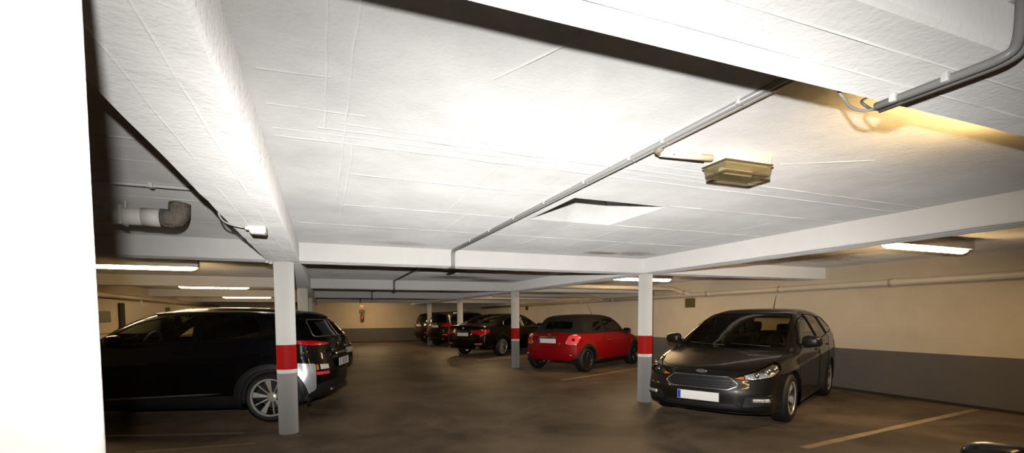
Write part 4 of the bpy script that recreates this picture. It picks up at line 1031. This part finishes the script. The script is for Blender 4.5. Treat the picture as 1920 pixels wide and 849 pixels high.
# ---------- red convertible
def car_convertible():
    c = dict(name='convertible_car', pos=(6.93, 11.60, 27.), W=.842, R=.305, RR=.205, RA=.345, wx=(1.233, -1.233), belt=(.95, -.01), tum=.36, tumc=.1, k=.07, kt=.12, crown=.05, kf=.36, kr=.24, krw=.20, flare=.03, tf=.10, tr=.05, shoulder=.012,
        prof=[(-1.62, .24), (-1.77, .32), (-1.815, .48), (-1.805, .64), (-1.78, .80), (-1.73, .90), (-1.62, .965), (-1.48, .99), (-1.38, 1.06), (-1.22, 1.26), (-1.12, 1.355), (-.85, 1.40), (-.3, 1.42), (.10, 1.405), (.36, 1.345), (.58, 1.19), (.84, .985), (1.0, .95), (1.4, .90), (1.68, .80), (1.82, .66), (1.87, .50), (1.85, .33), (1.76, .21), (1.0, .18), (0, .18), (-1.0, .19)],
        wheel=dict(n=10, w0=.02, w1=.03, face='black_alloy', hub='black_alloy', rot=.1, d0=.5), cab=(-1.2, .82), seat=-.22, rseat=-.78, rz=.22, rvm=(.40, 1.24), dx=.032, arch_trim=.016)
    root, B = car_base(c, 'red convertible car with black soft top, its tail lamps facing the lane')
    P = M['redpaint']
    nb = B.carve([(.84-.16*(y/.7)**2, y) for y in np.linspace(-.64, .64, 13)]+[(.37-.08*(y/.55)**2, y) for y in np.linspace(.53, -.53, 11)], 'top', 1, .03); o = B.finish(nb, 'windscreen', M['glass'], root); B.trim(nb, .009, 'window_seal', M['seal'], o); nb.free()
    for sd in (1, -1):
        for wx in c['wx']:
            nb = B.carve(circle(wx, .295, .405, 44), 'side', sd, .2); o = B.finish(nb, 'arch_cladding', M['plastic'], root); B.trim(nb, .004, 'cladding_edge', M['plastic'], o); nb.free()
        nb = B.carve([(.83, .10), (.83, .285), (-.83, .285), (-.83, .10)], 'side', sd, .15); B.finish(nb, 'sill_cladding', M['plastic'], root); nb.free()
    # soft top: everything above the waist behind the windscreen
    st = B.carve([(-1.56, .955), (-1.50, 1.1), (-1.30, 1.5), (.30, 1.5), (.33, 1.33), (.30, 1.31), (-.36, 1.30), (-.42, .965)], 'side', 1, both=True)
    for sd in (1, -1):
        nb = B.carve(rounded([(.78, .975), (.33, 1.285), (-.10, 1.305), (-.33, 1.30), (-.40, .975)], .03), 'side', sd, .2); o = B.finish(nb, 'side_window', M['glass'], root); B.trim(nb, .008, 'window_seal', M['seal'], o); nb.free()
        nb = B.carve(rounded([(-.52, 1.0), (-.49, 1.26), (-.80, 1.23), (-.98, 1.02)], .04), 'side', sd, .2, bm=st); o = B.finish(nb, 'quarter_window', M['darkglass'], root); nb.free()
    nb = B.carve(rounded([(-.44, 1.045), (-.38, 1.245), (.38, 1.245), (.44, 1.045)], .05), 'rear', 1, .1, bm=st); o = B.finish(nb, 'rear_window', M['glass'], root); B.trim(nb, .008, 'window_seal', M['seal'], o); nb.free()
    o = B.finish(st, 'soft_top', M['fabric'], root, .004); B.trim(st, .012, 'soft_top_hem', M['fabric'], o, 8); st.free()
    for sd in (1, -1):
        nb = B.carve(rounded([(.86, .30), (.90, .80), (.84, .945), (-.40, .95), (-.46, .8), (-.44, .30)], .05), 'side', sd, .2); d = B.finish(nb, 'door', P, root); B.trim(nb, .0035, 'door_seam', M['seal'], d, 5); nb.free()
        handle(B, d, -.22, .76, sd, .17, M['chrome'])
        TL = rounded([(-1.60, .78, .925), (-1.68, .66, .92), (-1.735, .575, .88), (-1.79, .545, .70), (-1.76, .64, .682), (-1.66, .77, .69), (-1.58, .82, .86)], .035)
        nb = B.carve(TL, 150, sd, .05); o = B.finish(nb, 'tail_lamp', M['brightred'], root); B.trim(nb, .009, 'tail_lamp_bezel', M['chrome'], o)
        cc = np.mean([v.co for v in nb.verts], axis=0); nb.free()
        g = B.grad(np.array([cc]))[0]; cc = B.ray(Vector(cc)+Vector(g)*.3, -Vector(g))+Vector(g)*.004
        bm = bmesh.new(); bmesh.ops.create_cone(bm, segments=20, radius1=.042, radius2=.036, depth=.012, cap_ends=True); q = bm_obj('inner_lens', bm, M['darkred'], o, True, 40); q.location = cc; q.rotation_euler = Vector(g).to_track_quat('Z', 'Y').to_euler()
        make_mirror(root, .58, sd*.93, .985, sd, M['plastic'], .95)
        nb = B.carve(circle(1.66, .74, .1, 24), 'top', 1, .1) if False else None
        nb = B.carve(circle(0, .70, .12, 28) if False else [(1.60+.0, .62, .60), (1.60, .62, .82), (1.5, .8, .82), (1.5, .8, .60)], 40, sd, .05); headlamp(B, nb, root, sd, [(1.56, .66, .71, .05)]); nb.free()
    nb = B.carve([(-.9, .10), (-.9, .30), (-.45, .285), (.45, .285), (.9, .30), (.9, .10)], 'rear', 1, .2); B.finish(nb, 'bumper_cladding', M['plastic'], root); nb.free()
    nb = B.carve(rounded([(-.50, .62), (-.53, .93), (.53, .93), (.50, .62)], .05), 'rear', 1, .2); o = B.finish(nb, 'boot_lid', P, root); B.trim(nb, .004, 'boot_seam', M['seal'], o); nb.free()
    body_done(B, root, P)
    plate_obj(root, -1.80, .772, -1, .52, .112)
    bm = quadbox((-1.765, 0, .862), 0, (.03, .56, .035), .012); bm_obj('boot_handle', bm, M['chrome'], root, True, 40)
    badge(root, -1.745, .915, -1, .12, .05, 'chrome')
    for y in (-.075, .075):
        o = lathe('exhaust_tip', [(.030, -.06), (.034, -.06), (.036, .06), (.03, .06), (.028, -.04), (0, -.04)], M['chrome'], root, 18); o.location = (-1.76, y, .275); o.rotation_euler = (0, 0, PI/2)
    for y in (-.66, .66):
        bm = quadbox((-1.74, y, .44), 0, (.012, .05, .02), .004); bm_obj('bumper_reflector', bm, M['whitelens'], root)
    tube('antenna', [(.30, 0, 1.37), (.26, 0, 1.45), (.06, 0, 1.72)], [.008, .005, .003], M['plastic'], root, 6)
    tube('roof_hoop', [(-.75, -.5, .9), (-.75, -.5, 1.1), (-.75, -.2, 1.14)], .02, M['interior'], root, 6)
    cabin(c, root, B)
    return root
# ---------- black saloon
def car_saloon():
    c = dict(name='saloon_car', pos=(6.725, 17.365, 33.2), W=.93, R=.335, RR=.245, RA=.375, wx=(1.485, -1.485), belt=(.985, -.02), tum=.50, tumc=.12, k=.07, kt=.10, crown=.055, kf=.36, kr=.24, krw=.16, tr=.07,
        prof=[(-2.35, .26), (-2.52, .36), (-2.565, .52), (-2.56, .70), (-2.535, .88), (-2.50, 1.03), (-2.42, 1.09), (-2.2, 1.10), (-1.95, 1.125), (-1.65, 1.24), (-1.25, 1.385), (-.9, 1.455), (-.4, 1.485), (.1, 1.47), (.45, 1.39), (.85, 1.19), (1.2, 1.02), (1.4, .985), (1.9, .90), (2.15, .80), (2.29, .66), (2.31, .48), (2.27, .28), (2.1, .19), (1.0, .18), (0, .18), (-1.3, .20)],
        wheel=dict(n=14, w0=.014, w1=.024, face='alloy', rot=.1, d0=.6), cab=(-1.7, 1.1), seat=-.05, rvm=(.5, 1.28), dx=.036)
    root, B = car_base(c, 'black saloon car with chrome multi-spoke wheels between the middle pillars')
    P = M['black']
    nb = B.carve([(1.18-.2*(y/.7)**2, y) for y in np.linspace(-.70, .70, 13)]+[(.32-.1*(y/.55)**2, y) for y in np.linspace(.57, -.57, 11)], 'top', 1, .03); o = B.finish(nb, 'windscreen', M['glass'], root); B.trim(nb, .008, 'window_seal', M['seal'], o); nb.free()
    for sd in (1, -1):
        doors(B, root, [
            ([(1.1, .30), (1.13, .97), (1.0, .985), (.55, 1.285), (.25, 1.36), (-.12, 1.40), (-.16, .99), (-.12, .30)], [([(.93, .99), (.52, 1.255), (.2, 1.335), (-.08, 1.365), (-.12, 1.005)], 'glass', 'chrome')], (.0, .87), 0),
            ([(-.18, .30), (-.18, .99), (-.14, 1.415), (-.6, 1.405), (-1.0, 1.37), (-1.35, 1.22), (-1.42, 1.07), (-1.16, .80), (-1.05, .5), (-1.0, .30)], [([(-.21, 1.01), (-.18, 1.378), (-.62, 1.368), (-.96, 1.335), (-1.28, 1.20), (-1.35, 1.09), (-1.25, 1.04)], 'glass', 'chrome')], (-.95, .89), 0)], P, sd)
        nb = B.carve(rounded([(-2.22, .90, .95), (-2.44, .66, .94), (-2.52, .34, .90), (-2.53, .34, .83), (-2.46, .62, .76), (-2.40, .74, .74), (-2.2, .90, .83)], .03), 150, sd, .03); lamp(B, nb, 'tail_lamp', root, 'redlens', r=.006); nb.free()
        nb = B.carve([(-2.46, .76, .485), (-2.54, .50, .475), (-2.54, .50, .43), (-2.46, .76, .435)], 150, sd, .03); lamp(B, nb, 'bumper_reflector', root, 'brightred', 'chrome'); nb.free()
        o = lathe('exhaust_tip', [(.04, -.06), (.045, -.06), (.048, .06), (.04, .06), (.036, -.04), (0, -.04)], M['chrome'], root, 18); o.location = (-2.48, sd*.60, .33); o.rotation_euler = (0, 0, PI/2)
        make_mirror(root, .80, sd*1.02, 1.04, sd, P)
        nb = B.carve([(2.16, .45, .72), (2.0, .78, .78), (1.85, .86, .76), (2.05, .76, .66), (2.2, .5, .63)], 45, sd, .05); headlamp(B, nb, root, sd, [(2.04, .6, .7, .04)]); nb.free()
    nb = B.carve([(-1.88+.12*(y/.7)**2, y) for y in np.linspace(-.66, .66, 13)]+[(-1.12+.08*(y/.55)**2, y) for y in np.linspace(.53, -.53, 11)], 'top', 1, .2); o = B.finish(nb, 'rear_window', M['glass'], root); B.trim(nb, .008, 'window_seal', M['seal'], o); nb.free()
    nb = B.carve(rounded([(-.62, .70), (-.66, .9), (-.60, 1.06), (.60, 1.06), (.66, .9), (.62, .70)], .05), 'rear', 1, .25); o = B.finish(nb, 'boot_lid', P, root); B.trim(nb, .004, 'boot_seam', M['seal'], o); nb.free()
    body_done(B, root, P)
    plate_obj(root, -2.572, .775, -1, .52, .112)
    badge(root, -2.535, .98, -1, .085, .085, 'satin')
    bm = quadbox((-2.56, 0, .875), 0, (.02, .5, .02), .008); bm_obj('boot_garnish', bm, M['chrome'], root, True, 40)
    bm = quadbox((-1.95, 0, 1.01), 0, (.01, .01, .01), .002); bm_obj('bracket', bm, P, root)
    bm = bmesh.new(); bmesh.ops.create_cone(bm, segments=12, radius1=.07, radius2=.012, depth=.07, cap_ends=True); bmesh.ops.scale(bm, vec=(1.2, .4, 1), verts=bm.verts[:]); o = bm_obj('roof_antenna', bm, P, root, True); o.location = (-1.08, 0, 1.445)
    cabin(c, root, B)
    return root
# ---------- charcoal tall estate
def car_tall(name, pos, label, paint, text=None, upright=0.):
    u = upright
    c = dict(name=name, pos=pos, W=.91, R=.335, RR=.225, RA=.378, wx=(1.34, -1.34), belt=(1.02, -.03), tum=.40, tumc=.1, k=.07, kt=.10, crown=.05, kf=.36, kr=.24, krw=.16, tr=.07, flare=.03,
        prof=[(-1.95, .27), (-2.12, .36), (-2.17, .52), (-2.165, .70), (-2.14, .86), (-2.10, 1.0), (-2.02-u, 1.14), (-1.90-u, 1.40), (-1.82-u, 1.50), (-1.6, 1.57), (-.9, 1.625), (-.3, 1.62), (.1, 1.575), (.4, 1.47), (.8, 1.24), (1.1, 1.10), (1.35, 1.05), (1.8, .96), (2.05, .85), (2.18, .70), (2.20, .50), (2.16, .30), (2.0, .21), (1.0, .20), (0, .20), (-1.2, .21)],
        wheel=dict(n=5, w0=.05, w1=.08, face='alloy_dark', rot=.2), cab=(-1.9, 1.05), seat=-.1, rvm=(.45, 1.4), dx=.04)
    root, B = car_base(c, label)
    P = M[paint]
    nb = B.carve([(1.05-.2*(y/.7)**2, y) for y in np.linspace(-.70, .70, 11)]+[(.25-.1*(y/.55)**2, y) for y in np.linspace(.57, -.57, 9)], 'top', 1, .03); o = B.finish(nb, 'windscreen', M['glass'], root); nb.free()
    for sd in (1, -1):
        doors(B, root, [
            ([(1.02, .34), (1.05, 1.0), (.92, 1.04), (.45, 1.375), (.1, 1.475), (-.28, 1.515), (-.32, 1.02), (-.28, .34)], [([(.86, 1.06), (.44, 1.34), (.1, 1.435), (-.24, 1.475), (-.28, 1.055)], 'glass', 'seal')], (-.15, .93), 0),
            ([(-.34, .34), (-.34, 1.02), (-.30, 1.53), (-.8, 1.53), (-1.12, 1.50), (-1.26, 1.1), (-1.1, .8), (-.95, .6), (-.9, .34)], [([(-.37, 1.06), (-.34, 1.49), (-.8, 1.49), (-1.06, 1.46), (-1.18, 1.12)], 'glass', 'seal')], (-1.05, .96), 0)], P, sd)
        nb = B.carve(rounded([(-1.30, 1.15), (-1.18, 1.45), (-1.55, 1.43), (-1.80, 1.30), (-1.85, 1.2)], .03), 'side', sd, .2); o = B.finish(nb, 'quarter_window', M['glass'], root); nb.free()
        nb = B.carve(rounded([(-1.90, .90, 1.06), (-2.08, .66, 1.06), (-2.12, .40, 1.0), (-2.13, .40, .95), (-2.09, .66, .92), (-1.9, .90, .93)], .03), 150, sd, .03); lamp(B, nb, 'tail_lamp', root, 'darkred'); nb.free()
        nb = B.carve([(-2.03, .78, .60), (-2.13, .55, .60), (-2.13, .55, .54), (-2.03, .78, .54)], 150, sd, .03); lamp(B, nb, 'bumper_reflector', root, 'brightred'); nb.free()
        make_mirror(root, .75, sd*1.0, 1.07, sd, P)
        p = B.ray((-3, sd*.5, .36), (1, 0, 0)); bm = quadbox((p.x-.005, p.y, .36), 0, (.03, .16, .05), .015); bm_obj('exhaust_trim', bm, M['satin'], root, True, 40)
    nb = B.carve(rounded([(-.62, 1.12), (-.52, 1.44), (.52, 1.44), (.62, 1.12)], .06), 'rear', 1, .2); o = B.finish(nb, 'rear_window', M['darkglass'], root); B.trim(nb, .008, 'window_seal', M['seal'], o); nb.free()
    body_done(B, root, P)
    plate_obj(root, -2.15, .94, -1, .52, .112, text)
    badge(root, -2.10, 1.06, -1, .10, .08, 'chrome')
    rail(B, root, [(-1.5, .585), (-.9, .60), (-.3, .61), (.0, .60)], .014, 'satin')
    V, F = [], []
    for y in np.linspace(-.58, .58, 11):
        a = (y/.58)**2
        for dx, dz in ((-1.72-u, 1.535), (-1.92-u, 1.50), (-1.93-u, 1.485), (-1.75-u, 1.495)): V.append((dx+.12*a, y, dz-.05*a))
    for i in range(10):
        for j in range(4): F.append((i*4+j, i*4+(j+1) % 4, (i+1)*4+(j+1) % 4, (i+1)*4+j))
    F += [(0, 1, 2, 3), (43, 42, 41, 40)]
    mesh_obj('spoiler', V, F, P, root, False)
    cabin(c, root, B, True)
    return root
# ---------- black hatchback
def car_hatch():
    c = dict(name='hatchback_car', pos=(-1.36, 11.20, 163.), W=.85, R=.30, RR=.20, RA=.34, wx=(1.25, -1.25), belt=(.93, -.04), tum=.44, tumc=.12, k=.07, kt=.10, crown=.05, kf=.36, kr=.26, krw=.18, tr=.08,
        prof=[(-1.70, .26), (-1.86, .36), (-1.90, .52), (-1.88, .70), (-1.84, .86), (-1.78, .98), (-1.62, 1.16), (-1.42, 1.345), (-1.30, 1.385), (-.8, 1.42), (-.3, 1.425), (.05, 1.40), (.3, 1.34), (.7, 1.12), (.98, .96), (1.2, .91), (1.6, .84), (1.82, .74), (1.92, .60), (1.94, .44), (1.90, .28), (1.75, .19), (1.0, .18), (0, .18), (-1.0, .19)],
        wheel=dict(n=5, w0=.05, w1=.08, face='alloy_dark', rot=.2), cab=(-1.5, .92), seat=-.15, rvm=(.35, 1.25), dx=.036)
    root, B = car_base(c, 'black hatchback car almost hidden behind the black crossover, only its tail showing')
    P = M['black']
    nb = B.carve([(.92-.18*(y/.7)**2, y) for y in np.linspace(-.66, .66, 11)]+[(.15-.1*(y/.55)**2, y) for y in np.linspace(.53, -.53, 9)], 'top', 1, .03); o = B.finish(nb, 'windscreen', M['glass'], root); nb.free()
    for sd in (1, -1):
        doors(B, root, [
            ([(.92, .30), (.95, .90), (.84, .93), (.36, 1.225), (.05, 1.305), (-.28, 1.345), (-.32, .95), (-.28, .30)], [([(.77, .95), (.36, 1.19), (.05, 1.27), (-.24, 1.31), (-.28, .975)], 'glass', 'seal')], (-.15, .85), 0),
            ([(-.34, .30), (-.34, .95), (-.30, 1.36), (-.7, 1.345), (-.98, 1.31), (-1.14, 1.02), (-1.0, .75), (-.88, .5), (-.85, .30)], [([(-.37, .98), (-.34, 1.325), (-.7, 1.31), (-.93, 1.275), (-1.06, 1.03)], 'glass', 'seal')], (-.95, .89), 0)], P, sd)
        nb = B.carve(rounded([(-1.62, .80, 1.0), (-1.75, .62, 1.02), (-1.85, .48, .86), (-1.87, .50, .74), (-1.78, .72, .72), (-1.6, .84, .86)], .03), 150, sd, .03); lamp(B, nb, 'tail_lamp', root, 'redlens', 'chrome'); nb.free()
        make_mirror(root, .65, sd*.95, .92, sd, P, 1.15)
        nb = B.carve([(1.75, .5, .74), (1.5, .76, .80), (1.5, .78, .70), (1.8, .5, .62)], 45, sd, .05); headlamp(B, nb, root, sd, [(1.62, .58, .7, .04)]); nb.free()
    nb = B.carve(rounded([(-.55, 1.03), (-.47, 1.30), (.47, 1.30), (.55, 1.03)], .06), 'rear', 1, .2); o = B.finish(nb, 'rear_window', M['darkglass'], root); B.trim(nb, .008, 'window_seal', M['satin'], o); nb.free()
    body_done(B, root, P)
    plate_obj(root, -1.895, .72, -1, .52, .112)
    badge(root, -1.84, .90, -1, .09, .07, 'chrome')
    bm = quadbox((-1.865, 0, .82), 0, (.02, .5, .025), .008); bm_obj('boot_garnish', bm, M['chrome'], root, True, 40)
    cabin(c, root, B)
    return root
K = car_crossover()
EST = car_estate()
CV = car_convertible()
SA = car_saloon()
T1 = car_tall('tall_estate_car', (6.86, 22.82, 25.), 'charcoal tall estate car behind the black saloon with white plate and red bumper reflectors', 'brownblack')
T2 = copy_tree(T1); T2.location = (6.8, 25.55, 0); T2.rotation_euler = (0, 0, math.radians(16))
T2['label'] = 'black car at the very end beside the end wall, half hidden behind the charcoal estate'
HB = car_hatch()
H2 = copy_tree(HB); H2.location = (3.02, .082, 0); H2.rotation_euler = (0, 0, PI); H2.scale = (.922,)*3
H2['label'] = 'black car at the bottom edge of which only the glossy door mirror shows'
# toy hanging in the estate windscreen
def in_car(car, x, y, z): return car.matrix_world @ Vector((x, y, z))
bpy.context.view_layer.update()
p = in_car(EST, .42, -.02, 1.12)
t = empty('hanging_ornament', p, 0, 'small red and pale blue toy hanging behind the windscreen of the grey estate', 'ornament')
bm = bmesh.new(); bmesh.ops.create_uvsphere(bm, u_segments=14, v_segments=10, radius=.042, matrix=Matrix.Translation((0, 0, -.06)) @ Matrix.Diagonal((.9, .9, 1.1, 1))); bm_obj('red_body', bm, M['plushred'], t, True)
bm = bmesh.new(); bmesh.ops.create_uvsphere(bm, u_segments=14, v_segments=10, radius=.040, matrix=Matrix.Translation((0, 0, .015))); bm_obj('blue_body', bm, M['plushblue'], t, True)
bm = bmesh.new(); bmesh.ops.create_uvsphere(bm, u_segments=14, v_segments=10, radius=.032, matrix=Matrix.Translation((0, 0, .065))); bm_obj('blue_head', bm, M['plushblue'], t, True)
tube('string', [(0, 0, .09), (0, 0, .16)], .002, M['plushblue'], t, 6)


# ------------------------------------------------------------------ light
fl = bpy.data.lights.new('camera_flash', 'SPOT'); flo = bpy.data.objects.new('camera_flash', fl); COL.objects.link(flo)
fl.energy = 1900.; fl.shadow_soft_size = .016; fl.spot_size = math.radians(165); fl.spot_blend = .3; fl.color = (1., .975, .95)
off = right*(-.045) + up*.18 + fwd*(-.02)
fm = Matrix(((right[0], up[0], -fwd[0], off[0]), (right[1], up[1], -fwd[1], off[1]), (right[2], up[2], -fwd[2], CAM_Z+off[2]), (0, 0, 0, 1)))
flo.matrix_world = fm
# beam pattern of the flash reflector: wide sideways, narrow upwards
fl.use_nodes = True; nt = fl.node_tree
em = [n for n in nt.nodes if n.type == 'EMISSION'][0]
tc = N(nt, 'ShaderNodeTexCoord'); sp = N(nt, 'ShaderNodeSeparateXYZ'); nt.links.new(tc.outputs['Normal'], sp.inputs[0])
def mth(op, a, b_=None):
    n = N(nt, 'ShaderNodeMath', operation=op)
    for k, v in enumerate((a, b_)):
        if v is None: continue
        if isinstance(v, (int, float)): n.inputs[k].default_value = v
        else: nt.links.new(v, n.inputs[k])
    return n.outputs[0]
zz_ = mth('MAXIMUM', mth('ABSOLUTE', sp.outputs['Z']), .02)
ax_ = mth('DIVIDE', mth('SUBTRACT', mth('DIVIDE', sp.outputs['X'], zz_), .12), .80)
ay_ = mth('SUBTRACT', mth('DIVIDE', sp.outputs['Y'], zz_), .03)
px_ = mth('POWER', 2.718, mth('MULTIPLY', mth('POWER', mth('ABSOLUTE', ax_), 3.), -1.))
py_ = mth('POWER', 2.718, mth('MULTIPLY', mth('MULTIPLY', ay_, ay_), -1/.080))
nt.links.new(mth('ADD', mth('MULTIPLY', mth('MULTIPLY', px_, py_), 1.), .025), em.inputs['Strength'])
w = bpy.data.worlds.new('world'); SC.world = w; w.use_nodes = True
w.node_tree.nodes['Background'].inputs[0].default_value = (1., .8, .55, 1); w.node_tree.nodes['Background'].inputs[1].default_value = .0
SC.view_settings.view_transform = 'Standard'; SC.view_settings.look = 'None'; SC.view_settings.gamma = 1.; SC.view_settings.use_curve_mapping = False
SC.view_settings.exposure = 0.
SC.cycles.max_bounces = 8; SC.cycles.transparent_max_bounces = 16
SC.cycles.use_denoising = True; SC.cycles.sample_clamp_indirect = 4.
SC.cycles.caustics_reflective = False; SC.cycles.caustics_refractive = False
